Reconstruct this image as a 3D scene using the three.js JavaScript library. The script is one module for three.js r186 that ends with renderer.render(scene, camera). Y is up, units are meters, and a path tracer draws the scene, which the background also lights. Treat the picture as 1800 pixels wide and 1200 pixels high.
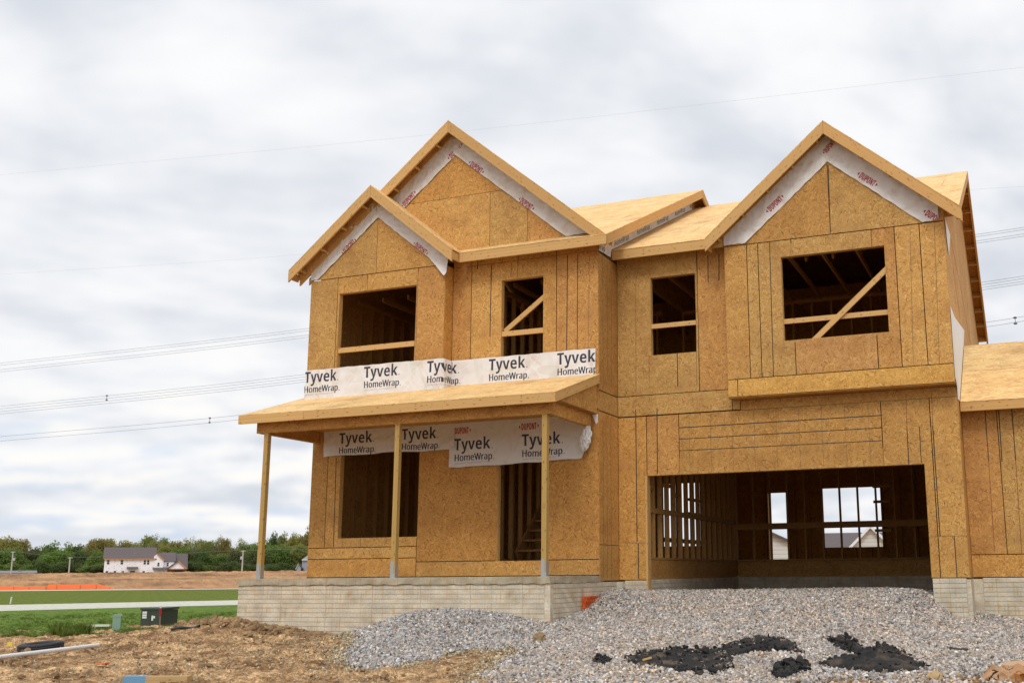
import * as THREE from 'three';
import { mergeGeometries } from 'three/addons/utils/BufferGeometryUtils.js';
import { createNoise2D, createNoise3D } from 'simplex-noise';

// ---------------------------------------------------------------- camera, sky, sun, exposure
const scene = new THREE.Scene();
const CAM = new THREE.Vector3(7.11, 0.135, 17.24), YAW = 0.363011, PITCH = 0.196193, ROLL = -0.00964025, FOC = 1861.74, PPX = 1103.99, PPY = 636.33;
const camera = new THREE.PerspectiveCamera(2 * Math.atan(600 / FOC) * 180 / Math.PI, 1800 / 1200, 0.1, 3000);
camera.rotation.order = 'YXZ';
camera.position.copy(CAM); camera.rotation.set(PITCH, YAW, ROLL);
camera.setViewOffset(1800, 1200, 900 - PPX, 600 - PPY, 1800, 1200);
camera.updateMatrixWorld(true);
scene.add(camera);

function rng(seed) { let s = seed | 0; return () => { s = (s + 0x6d2b79f5) | 0; let t = Math.imul(s ^ (s >>> 15), 1 | s); t = (t + Math.imul(t ^ (t >>> 7), 61 | t)) ^ t; return ((t ^ (t >>> 14)) >>> 0) / 4294967296; }; }
const R0 = rng(7), n2 = createNoise2D(rng(11)), n3 = createNoise3D(rng(23));
const lerp = THREE.MathUtils.lerp, clamp = THREE.MathUtils.clamp, sstep = (a, b, x) => { const t = clamp((x - a) / (b - a), 0, 1); return t * t * (3 - 2 * t); };
const fbm2 = (x, y, o = 4) => { let s = 0, a = 0.5; for (let i = 0; i < o; i++) { s += a * n2(x + i * 17.3, y - i * 9.1); x *= 2; y *= 2; a *= 0.5; } return s; };
const fbm3 = (x, y, z, o = 4) => { let s = 0, a = 0.5; for (let i = 0; i < o; i++) { s += a * n3(x + i * 7.3, y, z); x *= 2; y *= 2; z *= 2; a *= 0.5; } return s; };

const SUN = new THREE.Vector3(0.12, 0.74, 0.66).normalize();
{ // overcast sky: layered stratocumulus, brighter towards the zenith and round the veiled sun
  const W = 2048, H = 1024, d = new Float32Array(W * H * 4);
  for (let r = 0; r < H; r++) {
    const up = ((r + 0.5) / H - 0.5) * Math.PI, y = Math.sin(up), cu = Math.cos(up);
    for (let c = 0; c < W; c++) {
      const th = ((c + 0.5) / W - 0.5) * 2 * Math.PI, x = Math.cos(th) * cu, z = Math.sin(th) * cu;
      const yy = Math.max(y, 0), k = 1 / (yy + 0.13), px = x * k, pz = z * k;
      const warp = n3(px * 0.5, pz * 0.5, 4.0) * 0.5;
      let f = fbm3(px * 0.85 + warp, pz * 0.85 - warp, 1.7, 6), g = fbm3(px * 2.6 + 9 + warp, pz * 2.6, 5.1, 5);
      let t = clamp(0.58 + 0.62 * f + 0.46 * g, 0, 1); t = t * t * (3 - 2 * t);
      const low = 1 - sstep(0.02, 0.26, yy);
      // cloud tones: blue grey bases to near white tops; thin blue gaps and cream tops low down
      let cr = lerp(0.68, 0.975, t), cg = lerp(0.72, 0.98, t), cb = lerp(0.79, 0.995, t);
      const gap = low * sstep(0.15, 0.5, fbm3(px * 0.9 - 3, pz * 1.5 + 6, 9.3, 4)) * 0.55;
      cr = lerp(cr, 0.60, gap); cg = lerp(cg, 0.72, gap); cb = lerp(cb, 0.90, gap);
      const cream = low * sstep(0.0, 0.5, g + 0.4 * f) * 0.7;
      cr = lerp(cr, 1.04, cream); cg = lerp(cg, 1.0, cream); cb = lerp(cb, 0.92, cream);
      const cs = Math.max(0, x * SUN.x + y * SUN.y + z * SUN.z);
      let m = 1 + 0.35 * sstep(0.45, 1, yy) + 0.5 * Math.pow(cs, 8);
      if (y < 0) { m = 0.35; cr = 0.6; cg = 0.55; cb = 0.48; }
      const i = (r * W + c) * 4; d[i] = cr * m; d[i + 1] = cg * m; d[i + 2] = cb * m; d[i + 3] = 1;
    }
  }
  const tex = new THREE.DataTexture(d, W, H, THREE.RGBAFormat, THREE.FloatType);
  tex.mapping = THREE.EquirectangularReflectionMapping; tex.magFilter = THREE.LinearFilter; tex.minFilter = THREE.LinearFilter; tex.wrapS = THREE.RepeatWrapping; tex.needsUpdate = true;
  scene.background = tex; scene.environment = tex;
}
const sun = new THREE.DirectionalLight(new THREE.Color(1, 0.96, 0.9), 1.3);
sun.position.copy(SUN).multiplyScalar(60); sun.castShadow = true; sun.shadow.radius = 36; sun.shadow.mapSize.set(4096, 4096);
Object.assign(sun.shadow.camera, { left: -25, right: 25, top: 25, bottom: -25, near: 1, far: 140 });
scene.add(sun); scene.add(sun.target);
const renderer = new THREE.WebGLRenderer({ antialias: true });
renderer.toneMapping = THREE.LinearToneMapping; renderer.toneMappingExposure = 1.0;
renderer.shadowMap.enabled = true;

// ---------------------------------------------------------------- helpers
const V = (x, y, z) => new THREE.Vector3(x, y, z);
const camRot = new THREE.Matrix4().makeRotationFromEuler(camera.rotation);
const ray = (px, py) => V((px - PPX) / FOC, -(py - PPY) / FOC, -1).applyMatrix4(camRot);
const at = (px, py, depth) => ray(px, py).multiplyScalar(depth).add(CAM);               // a surveyed point at a depth from the camera
const onZ = (px, py, z) => { const r = ray(px, py); return r.multiplyScalar((z - CAM.z) / r.z).add(CAM); };
const onY = (px, py, y) => { const r = ray(px, py); return r.multiplyScalar((y - CAM.y) / r.y).add(CAM); };
const depthOf = (x, z) => -Math.sin(YAW) * (x - CAM.x) - Math.cos(YAW) * (z - CAM.z);

const taken = {};
function numbered(n) { if (taken[n] === undefined) { taken[n] = 0; return n; } return n + '_' + String(++taken[n]).padStart(3, '0'); }
function tag(o, label, category, group) { o.userData.label = label; o.userData.category = category; if (group) o.userData.group = group; return o; }
function shade(o) { o.traverse((m) => { if (m.isMesh) { m.castShadow = true; m.receiveShadow = true; } }); return o; }
function thing(name, label, category, pos = [0, 0, 0], turn = 0, group) { const g = new THREE.Group(); g.name = numbered(name); g.position.set(...pos); g.rotation.y = turn; scene.add(g); return tag(g, label, category, group); }
function part(name, geo, mat, parent) { const m = new THREE.Mesh(Array.isArray(geo) ? mergeGeometries(geo) : geo, mat); m.name = name; m.castShadow = m.receiveShadow = true; if (parent) parent.add(m); return m; }
function pgroup(name, parent, label) { const g = new THREE.Group(); g.name = name; if (label) g.userData.label = label; parent.add(g); return g; }
function struct(name, geo, mat) { const m = part(numbered(name), geo, mat, scene); m.userData.kind = 'structure'; return m; }

// geometry from quads: [a,b,c,d] with uv in metres
function quads(list) {
  const p = [], u = [], ix = [];
  for (const [a, b, c, d, uv] of list) {
    const k = p.length / 3;
    for (const q of [a, b, c, d]) p.push(q.x, q.y, q.z);
    for (const q of uv) u.push(q[0], q[1]);
    ix.push(k, k + 1, k + 2, k, k + 2, k + 3);
  }
  const g = new THREE.BufferGeometry();
  g.setAttribute('position', new THREE.Float32BufferAttribute(p, 3)); g.setAttribute('uv', new THREE.Float32BufferAttribute(u, 2)); g.setIndex(ix); g.computeVertexNormals();
  return g;
}
// a block between top quad a,b,c,d and the same quad moved by t
function block(a, b, c, d, t, off = [R0() * 7, R0() * 7]) {
  const [ou, ov] = off, A = a.clone().add(t), B = b.clone().add(t), C = c.clone().add(t), D = d.clone().add(t);
  const L = a.distanceTo(b), Wd = a.distanceTo(d), T = t.length(), o = (x, y) => [x + ou, y + ov];
  const L2 = d.distanceTo(c), sh = b.clone().sub(a).normalize().dot(d.clone().sub(a));
  const top = [o(0, 0), o(L, 0), o(sh + L2, Wd), o(sh, Wd)];
  return quads([[a, b, c, d, top], [D, C, B, A, [top[3], top[2], top[1], top[0]]],
    [A, B, b, a, [o(0, 0), o(L, 0), o(L, T), o(0, T)]], [C, D, d, c, [o(L, 0), o(0, 0), o(0, T), o(L, T)]],
    [B, C, c, b, [o(0, 0), o(Wd, 0), o(Wd, T), o(0, T)]], [D, A, a, d, [o(Wd, 0), o(0, 0), o(0, T), o(Wd, T)]]]);
}
// axis aligned box, u along its longest side so that wood grain follows the board; world = uv fixed to the wall
function bx(x0, y0, z0, x1, y1, z1, mode) {
  const s = [x1 - x0, y1 - y0, z1 - z0], ou = R0() * 9, ov = R0() * 9, main = s.indexOf(Math.max(...s)), P = (i, j, k) => V(i ? x1 : x0, j ? y1 : y0, k ? z1 : z0), out = [];
  const face = (a, b, c, d, n) => {
    const uv = [a, b, c, d].map((q) => {
      const w = [q.x, q.y, q.z], ax = [0, 1, 2].filter((i) => i !== n);
      if (mode === 'osb') { const f = n === 0 ? [q.z, q.y] : n === 1 ? [q.x, q.z] : [q.x, q.y]; return [f[0] + ou, f[1] + ov]; }
      const uA = ax.includes(main) ? main : (s[ax[0]] > s[ax[1]] ? ax[0] : ax[1]), vA = ax.find((i) => i !== uA);
      return [w[uA] + ou, w[vA] + ov];
    });
    out.push([a, b, c, d, uv]);
  };
  face(P(0, 0, 1), P(1, 0, 1), P(1, 1, 1), P(0, 1, 1), 2); face(P(1, 0, 0), P(0, 0, 0), P(0, 1, 0), P(1, 1, 0), 2);
  face(P(1, 0, 1), P(1, 0, 0), P(1, 1, 0), P(1, 1, 1), 0); face(P(0, 0, 0), P(0, 0, 1), P(0, 1, 1), P(0, 1, 0), 0);
  face(P(0, 1, 1), P(1, 1, 1), P(1, 1, 0), P(0, 1, 0), 1); face(P(0, 0, 0), P(1, 0, 0), P(1, 0, 1), P(0, 0, 1), 1);
  return quads(out);
}
// a bar from p to q: w across (along side), h along up
function bar(p, q, w, h, up = V(0, 1, 0)) {
  const d = q.clone().sub(p), dir = d.clone().normalize(), side = dir.clone().cross(up).normalize(), u = side.clone().cross(dir).normalize();
  const s = side.multiplyScalar(w / 2), v = u.clone().multiplyScalar(h / 2);
  const c = (b, i, j) => b.clone().addScaledVector(s, i).addScaledVector(v, j);
  return block(c(p, -1, 1), c(q, -1, 1), c(q, 1, 1), c(p, 1, 1), u.multiplyScalar(-h));
}
function extrude(pts, depth, holes = []) {
  const s = new THREE.Shape(pts.map((p) => new THREE.Vector2(p[0], p[1])));
  for (const h of holes) s.holes.push(new THREE.Path(h.map((p) => new THREE.Vector2(p[0], p[1]))));
  const g = new THREE.ExtrudeGeometry(s, { depth, bevelEnabled: false });
  const ou = R0() * 9, ov = R0() * 9, uv = g.attributes.uv; for (let i = 0; i < uv.count; i++) uv.setXY(i, uv.getX(i) + ou, uv.getY(i) + ov);
  return g;
}
const polyZ = (pts, z0, z1, holes) => extrude(pts, z1 - z0, holes).translate(0, 0, z0);            // pts are x,y
const polyX = (pts, x0, x1, holes) => extrude(pts, x1 - x0, holes).rotateY(-Math.PI / 2).translate(x1, 0, 0); // pts are z,y
function noIndexed(g) { return g.index ? g.toNonIndexed() : g; }
const mergeAll = (list) => { const l = list.map(noIndexed).map((g) => { for (const k of Object.keys(g.attributes)) if (!['position', 'normal', 'uv'].includes(k)) g.deleteAttribute(k); return g; }); return mergeGeometries(l); };

// ---------------------------------------------------------------- textures
function canvasTex(w, h, draw, srgb = true) {
  const c = document.createElement('canvas'); c.width = w; c.height = h; draw(c.getContext('2d'), w, h);
  const t = new THREE.CanvasTexture(c); t.wrapS = t.wrapT = THREE.RepeatWrapping; t.magFilter = THREE.LinearFilter; if (srgb) t.colorSpace = THREE.SRGBColorSpace; return t;
}
function dataTex(w, h, fn, srgb = true) { // fn -> [r,g,b] 0..255
  const d = new Uint8Array(w * h * 4);
  for (let y = 0; y < h; y++) for (let x = 0; x < w; x++) { const q = fn(x, y), i = (y * w + x) * 4; d[i] = clamp(q[0], 0, 255); d[i + 1] = clamp(q[1], 0, 255); d[i + 2] = clamp(q[2], 0, 255); d[i + 3] = 255; }
  const t = new THREE.DataTexture(d, w, h); t.wrapS = t.wrapT = THREE.RepeatWrapping; t.magFilter = THREE.LinearFilter; t.minFilter = THREE.LinearFilter; if (srgb) t.colorSpace = THREE.SRGBColorSpace; t.needsUpdate = true; return t;
}
// tiling noise: noise on a torus
const tn = (x, y, w, h, f, z = 0) => { const a = x / w * 2 * Math.PI, b = y / h * 2 * Math.PI, r = f / (2 * Math.PI); return n3(Math.cos(a) * r + 5.1 * z, Math.sin(a) * r + Math.cos(b) * r * 1.31, Math.sin(b) * r * 1.31 + z); };
const rep = (t, u, v) => { t.repeat.set(u, v); return t; };

function osbTexture(seed, spread, len0, len1, base = [211, 167, 100]) {   // oriented strand board, 2.44 m per repeat
  const r = rng(seed), N = 1024;
  return canvasTex(N, N, (c) => {
    c.fillStyle = `rgb(${base})`; c.fillRect(0, 0, N, N);
    const strand = (n, al, amp, dark) => {
      for (let i = 0; i < n; i++) {
        const x = r() * N, y = r() * N, L = len0 + r() * (len1 - len0), w = 2.5 + r() * 7, a = (r() + r() - 1) * spread + (r() < 0.12 ? r() * 3.1 : 0);
        const k = (r() + r() - 1) * amp - dark, hue = (r() - 0.5) * 16;
        const col = [base[0] + k + hue * 0.3, base[1] + k * 1.02 - hue * 0.4, base[2] + k * 0.95 - hue];
        c.fillStyle = `rgba(${col.map((q) => Math.round(clamp(q, 0, 255)))},${al})`;
        for (const dx of [-N, 0, N]) for (const dy of [-N, 0, N]) {
          if (x + dx < -80 || x + dx > N + 80 || y + dy < -80 || y + dy > N + 80) continue;
          c.save(); c.translate(x + dx, y + dy); c.rotate(a); c.beginPath();
          c.moveTo(-L / 2, -w * 0.3); c.lineTo(L / 2 - w, -w / 2); c.lineTo(L / 2, w * 0.2); c.lineTo(-L / 2 + w * 0.7, w / 2); c.fill(); c.restore();
        }
      }
    };
    strand(8000, 0.55, 60, 7); strand(4600, 0.55, 68, 0);
    c.globalAlpha = 1;
    for (let i = 0; i < 46; i++) { const x = r() * N, y = r() * N, q = 40 + r() * 150, d = r() < 0.5; for (const dx of [-N, 0, N]) for (const dy of [-N, 0, N]) { const g = c.createRadialGradient(x + dx, y + dy, 0, x + dx, y + dy, q); g.addColorStop(0, d ? 'rgba(120,74,34,0.16)' : 'rgba(236,196,132,0.16)'); g.addColorStop(1, 'rgba(180,130,70,0)'); c.fillStyle = g; c.fillRect(x + dx - q, y + dy - q, 2 * q, 2 * q); } }
    for (let i = 0; i < 260; i++) { // dark bark flakes
      const x = r() * N, y = r() * N, L = 9 + r() * 36, w = 2.5 + r() * 5; c.fillStyle = `rgba(${88 + r() * 40 | 0},${50 + r() * 24 | 0},${22 + r() * 12 | 0},${0.35 + r() * 0.5})`;
      c.save(); c.translate(x, y); c.rotate((r() - 0.5) * 2.4 * spread); c.beginPath(); c.moveTo(-L / 2, 0); c.lineTo(0, -w / 2); c.lineTo(L / 2, w * 0.2); c.lineTo(L * 0.1, w / 2); c.fill(); c.restore();
    }
  });
}
const osbV = rep(osbTexture(3, 3.2, 18, 54), 1 / 2.44, 1 / 2.44), osbH = rep(osbTexture(5, 0.45, 30, 90, [233, 192, 132]), 1 / 2.44, 1 / 2.44);
const osbBump = rep(dataTex(512, 512, (x, y) => { const v = 128 + 70 * tn(x, y, 512, 512, 40) + 50 * tn(x, y, 512, 512, 110, 2); return [v, v, v]; }, false), 1 / 1.2, 1 / 1.2);
const M = {};
const std = (o) => new THREE.MeshStandardMaterial({ roughness: 0.85, ...o });
const matte = (o) => new THREE.MeshPhysicalMaterial({ roughness: 0.95, specularIntensity: 0.12, ...o });
const lin = (r, g, b) => new THREE.Color().setRGB(r, g, b);
M.osb = [[0.82, 0.74, 0.58], [0.90, 0.83, 0.69], [0.73, 0.64, 0.48], [0.86, 0.74, 0.54], [0.78, 0.75, 0.65], [0.80, 0.68, 0.55]].map((c) => std({ map: osbV, color: lin(...c), bumpMap: osbBump, bumpScale: 0.0012, roughness: 0.8 }));
M.osbPink = std({ map: osbV, color: lin(0.80, 0.70, 0.66), bumpMap: osbBump, bumpScale: 0.0012 });
M.osbYellow = std({ map: osbV, color: lin(1.0, 0.93, 0.66), bumpMap: osbBump, bumpScale: 0.0012 });
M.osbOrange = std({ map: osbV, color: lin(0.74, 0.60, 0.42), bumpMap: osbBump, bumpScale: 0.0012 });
M.osbRoof = [[1.0, 1.0, 0.98], [1.04, 1.02, 1.0], [0.96, 0.98, 0.97], [1.02, 0.99, 0.93]].map((c) => std({ map: osbH, color: lin(...c), roughness: 0.75 }));
const lumberTex = rep(canvasTex(1024, 512, (c, w, h) => {  // 2 m along, 0.5 m across
  const r = rng(41); c.fillStyle = 'rgb(214,176,118)'; c.fillRect(0, 0, w, h);
  for (let i = 0; i < 420; i++) { const y = r() * h, k = (r() - 0.5) * 46; c.strokeStyle = `rgba(${214 + k | 0},${172 + k | 0},${112 + k * 0.8 | 0},0.5)`; c.lineWidth = 0.6 + r() * 3; c.beginPath(); c.moveTo(0, y); for (let x = 0; x <= w; x += 64) c.lineTo(x, y + 5 * Math.sin(x / w * 2 * Math.PI + i) * (0.3 + (i % 5) * 0.3)); c.stroke(); }
  for (let i = 0; i < 60; i++) { const x = r() * w, y = r() * h, a = 3 + r() * 8; for (let k = 3; k > 0; k--) { c.fillStyle = `rgba(${150 - k * 0 | 0},${96},${50},${0.25})`; c.beginPath(); c.ellipse(x, y, a * k * 0.55, a * k * 0.4, 0, 0, 7); c.fill(); } c.fillStyle = 'rgba(84,48,22,0.9)'; c.beginPath(); c.ellipse(x, y, a * 0.5, a * 0.42, 0, 0, 7); c.fill(); }
}), 1 / 2, 1 / 0.5);
M.lumber = [[0.86, 0.82, 0.72], [0.92, 0.88, 0.78], [0.80, 0.74, 0.62], [0.88, 0.80, 0.66]].map((c) => std({ map: lumberTex, color: lin(...c), roughness: 0.75 }));
M.post = std({ map: lumberTex, color: lin(0.66, 0.66, 0.46), roughness: 0.75 });
M.stud = std({ map: lumberTex, color: lin(0.64, 0.54, 0.40) });
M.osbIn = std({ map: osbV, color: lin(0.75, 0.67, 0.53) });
M.line = std({ color: lin(0.045, 0.034, 0.026) }); M.lineRed = std({ color: lin(0.22, 0.06, 0.03) }); M.lineFaint = std({ color: lin(0.2, 0.12, 0.055) });
M.steel = std({ color: lin(0.42, 0.43, 0.43), metalness: 0.55, roughness: 0.5 });
M.paper = std({ color: lin(0.02, 0.02, 0.025) });
const concTex = rep(dataTex(1024, 1024, (x, y) => { // 3 m per repeat: form-cast concrete with drips of rust and soil stains
  const a = tn(x, y, 1024, 1024, 8), b = tn(x, y, 1024, 1024, 60, 1), g = tn(x, y, 1024, 1024, 220, 2), drip = tn(x, y * 0.001, 1024, 1024, 70, 3) + 0.5 * tn(x, y, 1024, 1024, 9, 4);
  const k = 1 + 0.08 * a + 0.06 * b + 0.07 * g, s = sstep(0.35, 1.0, drip) * 0.5 + sstep(0.2, 0.8, tn(x, y, 1024, 1024, 14, 6) + 0.4 * b) * 0.3;
  const pit = g > 0.72 && b > 0.2 ? 0.75 : 1; return [lerp(213, 194, s) * k * pit, lerp(202, 156, s) * k * pit, lerp(180, 106, s) * k * pit];
}), 1 / 3, 1 / 3);
M.conc = std({ map: concTex, color: lin(0.92, 0.92, 0.93), roughness: 0.92 });
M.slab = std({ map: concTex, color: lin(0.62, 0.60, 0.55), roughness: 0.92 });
M.wing = std({ map: concTex, color: lin(0.86, 0.88, 0.9), roughness: 0.92 });

// ---------------------------------------------------------------- terrain: one height function for the whole site
const CP = [[-6.03, -0.60, 2.05], [-5.3, -0.70, 2.05], [-4.74, -0.77, 2.05], [-3.82, -0.85, 2.05], [-3.27, -0.76, 2.05], [-2.73, -0.55, 2.05], [-2.05, -0.44, 2.1], [-1.26, -0.45, 2.1], [-0.66, -0.52, 2.05], [0, -0.632, 2.05],
  [0.05, -0.588, 1.63], [0.05, -0.47, 0.75], [0.12, -0.25, 0.11], [0.15, -0.174, -0.5], [0.4, -0.19, -0.8], [1.5, -0.25, -0.92], [3, -0.25, -0.92], [4.6, -0.26, -0.92], [5.4, -0.28, -0.92], [5.62, -0.5, -0.9], [5.87, -0.65, -0.9], [6.06, -0.68, -0.9], [6.3, -0.63, -1.5], [6.8, -0.69, -1.5], [9, -0.75, -1.5],
  [1.2, -0.24, -3], [3, -0.25, -3.5], [5.5, -0.30, -3], [1, -0.31, -7], [5.5, -0.35, -7], [3, -0.32, -7],
  [1.5, -0.62, 1.8], [3, -0.58, 1.8], [5, -0.66, 1.2], [7, -0.8, 1],
  [-2.3, -0.74, 3.6], [-1.2, -0.70, 3.6], [-3.8, -0.87, 3.2], [-5.5, -0.84, 3.4], [-8, -0.84, 1.5], [-8, -0.95, 4], [-11, -1.02, 1.5], [-14.4, -1.12, 0], [-15, -1.12, 5],
  [-6.1, -0.92, 6.2], [0, -0.88, 4.6], [2, -0.85, 4.4], [4, -0.84, 4.2], [6.5, -0.9, 4], [9, -0.95, 4], [-3, -0.98, 7], [1, -1.02, 7], [5, -1.0, 6.5], [9, -1.05, 7], [-8, -1.1, 9], [0, -1.15, 10], [9, -1.15, 10],
  [-3, -0.8, -3], [-6.2, -0.85, -1], [-6.2, -0.95, -9], [0, -0.85, -12], [7, -0.85, -10], [12, -0.85, -3], [12, -0.95, 4]];
const tpsW = (() => {
  const n = CP.length, N = n + 3, A = [], U = (r2) => (r2 < 1e-9 ? 0 : r2 * Math.log(r2) * 0.5);
  for (let i = 0; i < N; i++) { A.push(new Float64Array(N + 1)); }
  for (let i = 0; i < n; i++) { for (let j = 0; j < n; j++) A[i][j] = U((CP[i][0] - CP[j][0]) ** 2 + (CP[i][2] - CP[j][2]) ** 2); A[i][i] += 0.004; A[i][n] = A[n][i] = 1; A[i][n + 1] = A[n + 1][i] = CP[i][0]; A[i][n + 2] = A[n + 2][i] = CP[i][2]; A[i][N] = CP[i][1]; }
  for (let i = 0; i < N; i++) { let p = i; for (let k = i + 1; k < N; k++) if (Math.abs(A[k][i]) > Math.abs(A[p][i])) p = k; [A[i], A[p]] = [A[p], A[i]]; for (let k = i + 1; k < N; k++) { const m = A[k][i] / A[i][i]; if (m) for (let j = i; j <= N; j++) A[k][j] -= m * A[i][j]; } }
  const w = new Float64Array(N); for (let i = N - 1; i >= 0; i--) { let s = A[i][N]; for (let j = i + 1; j < N; j++) s -= A[i][j] * w[j]; w[i] = s / A[i][i]; }
  return w;
})();
const FAR_Y = -1.13;
function H(x, z) {
  const n = CP.length; let s = tpsW[n] + tpsW[n + 1] * x + tpsW[n + 2] * z;
  for (let i = 0; i < n; i++) { const r2 = (x - CP[i][0]) ** 2 + (z - CP[i][2]) ** 2; if (r2 > 1e-9) s += tpsW[i] * r2 * Math.log(r2) * 0.5; }
  const far = Math.max(sstep(20.5, 23.6, depthOf(x, z)) * sstep(-5, -7, x), sstep(-11, -15, z), sstep(9, 14, x), sstep(-15, -19, x), sstep(9, 14, z));
  return lerp(s, FAR_Y, far);
}
const gnd = (px, py) => { const r = ray(px, py).normalize(); let t = 6; for (let i = 0; i < 4000; i++) { const x = CAM.x + r.x * t, y = CAM.y + r.y * t, z = CAM.z + r.z * t; if (y < H(x, z)) return V(x, H(x, z), z); t += 0.02; } return V(CAM.x + r.x * t, FAR_Y, CAM.z + r.z * t); };
const inPoly = (x, z, P) => { let c = false; for (let i = 0, j = P.length - 1; i < P.length; j = i++) if ((P[i].z > z) !== (P[j].z > z) && x < (P[j].x - P[i].x) * (z - P[i].z) / (P[j].z - P[i].z) + P[i].x) c = !c; return c; };
// outlines surveyed on the ground: the gravel and the dirt showing through it
const gravelEdge = [[608, 1172], [690, 1178], [730, 1166], [790, 1150], [860, 1141], [900, 1140], [915, 1156], [868, 1168], [850, 1185], [842, 1215]].map(([a, b]) => gnd(a, b));
const gravelPoly = [V(-3.5, 0, 2.0), ...gravelEdge, V(1.5, 0, 7.5), V(10, 0, 7.5), V(10, 0, -1.8), V(6.05, 0, -1.8), V(6.05, 0, -0.93), V(5.9, 0, -0.93), V(5.9, 0, -7.3), V(0.5, 0, -7.3), V(0.4, 0, -0.95), V(-0.02, 0, -0.9), V(-0.02, 0, 2.0)];
const gravelAt = (x, z) => { const j = 0.22 * n2(x * 1.1, z * 1.1) + 0.1 * n2(x * 4, z * 4); return z < 2.5 && x > -3 ? inPoly(x, z, gravelPoly) : inPoly(x + j, z + j * 0.6, gravelPoly); };
const muddy = (x, z) => sstep(5.1, 6.1, z + 0.45 * n2(x * 0.7, z * 0.7)) * sstep(4.3, 6.0, x) + 0.6 * sstep(0.25, 0.75, n2(x * 0.55 + 3, z * 0.8 - 4)) * sstep(3.0, 5.4, z);
{
  const xs = [], zs = [];
  for (let x = -15; x <= 8.6; x += 0.06) xs.push(x); for (let z = -8; z <= 8.6; z += 0.06) zs.push(z);
  for (let k = 0, d = 0.12; k < 34; k++, d *= 1.32) { xs.unshift(xs[0] - d); xs.push(xs[xs.length - 1] + d); zs.unshift(zs[0] - d); zs.push(zs[zs.length - 1] + d); }
  const nx = xs.length, nz = zs.length, p = new Float32Array(nx * nz * 3), u = new Float32Array(nx * nz * 2), col = new Float32Array(nx * nz * 3), ix = [];
  for (let j = 0; j < nz; j++) for (let i = 0; i < nx; i++) {
    const x = xs[i], z = zs[j], k = j * nx + i, near = Math.abs(x) < 16 && Math.abs(z) < 10, far = Math.abs(x) > 60 || Math.abs(z) > 60;
    let y = far ? FAR_Y : H(x, z), g = 0;
    if (near) {
      const gr = gravelAt(x, z) && z < 7.6; g = gr ? 1 : 0;
      const rough = gr ? 0.25 : 1, lft = 1 + 0.5 * sstep(-5, -8, x);
      const rdg = (1 - Math.abs(n2(x * 1.5 + 2, z * 2.1))) ** 3;
      y += rough * lft * (0.06 * fbm2(x * 0.9, z * 1.2, 3) + 0.06 * (rdg - 0.35) * sstep(-0.2, 0.5, n2(x * 0.35, z * 0.5)) + 0.03 * fbm2(x * 4.5, z * 5, 4));
    }
    p[3 * k] = x; p[3 * k + 1] = y; p[3 * k + 2] = z; u[2 * k] = x / 3; u[2 * k + 1] = z / 3;
    const a = 0.5 + 0.5 * fbm2(x * 0.45, z * 0.8, 4), b = n2(x * 2.2, z * 3.1), dry = sstep(0.45, 0.7, a + 0.12 * b), dark = sstep(0.46, 0.24, a + 0.16 * b + 0.08 * n2(x * 7, z * 9));
    let c = [0.92, 0.88, 0.84]; c = [lerp(c[0], 1.22, dry), lerp(c[1], 1.22, dry), lerp(c[2], 1.2, dry)]; c = [lerp(c[0], 0.52, dark), lerp(c[1], 0.46, dark), lerp(c[2], 0.42, dark)];
    if (near && z > 2.2) { let q = 0; for (let k2 = 0; k2 < 8; k2++) q += gravelAt(x + 0.28 * Math.cos(k2 * 0.785), z + 0.34 * Math.sin(k2 * 0.785)) ? 0.125 : 0; g = q; }
    if (g) { const dirtC = c.slice(), m = clamp(muddy(x, z), 0, 1); { const tn2 = sstep(-0.6, 1.6, x); c = [lerp(lerp(0.48, 0.60, tn2), c[0], m), lerp(lerp(0.58, 0.66, tn2), c[1], m), lerp(lerp(0.76, 0.74, tn2), c[2], m)]; c = c.map((v, q) => lerp(dirtC[q], v, g)); }; }
    col.set(c, 3 * k);
  }
  for (let j = 0; j < nz - 1; j++) for (let i = 0; i < nx - 1; i++) { const a = j * nx + i, b = a + 1, c = a + nx, d = c + 1; ix.push(a, c, b, b, c, d); }
  const g = new THREE.BufferGeometry(); g.setAttribute('position', new THREE.BufferAttribute(p, 3)); g.setAttribute('uv', new THREE.BufferAttribute(u, 2)); g.setAttribute('color', new THREE.BufferAttribute(col, 3)); g.setIndex(ix); g.computeVertexNormals();
  const dirt = dataTex(1024, 1024, (x, y) => { const a = tn(x, y, 1024, 1024, 14), b = tn(x, y, 1024, 1024, 60, 1), c = tn(x, y, 1024, 1024, 190, 2), k = 1 + 0.18 * a + 0.2 * b + 0.22 * c, pale = c > 0.66 && b > 0.1 ? 40 : 0; return [160 * k + pale, 131 * k + pale * 1.1, 97 * k + pale * 1.3]; });
  const db = dataTex(512, 512, (x, y) => { const v = 128 + 50 * tn(x, y, 512, 512, 30) + 40 * tn(x, y, 512, 512, 80, 1) + 30 * tn(x, y, 512, 512, 190, 4); return [v, v, v]; }, false);
  M.dirt = matte({ map: dirt, vertexColors: true, bumpMap: db, bumpScale: 0.02, roughness: 0.95 });
  struct('ground', g, M.dirt);
}

// ---------------------------------------------------------------- the house under construction
const house = thing('unfinished_house', 'two storey house under construction, bare tan wood sheathing with three front gables and open windows', 'house');
const pick = (a) => a[Math.floor(R0() * a.length)];
const T = 0.011, GAP = 0.014;
const zP = 0, zL = 0.30, zG = -0.92, zR = -0.63, zW = -1.6, xL = -6.12, xR = 6.054, zBack = -11.9;

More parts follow.
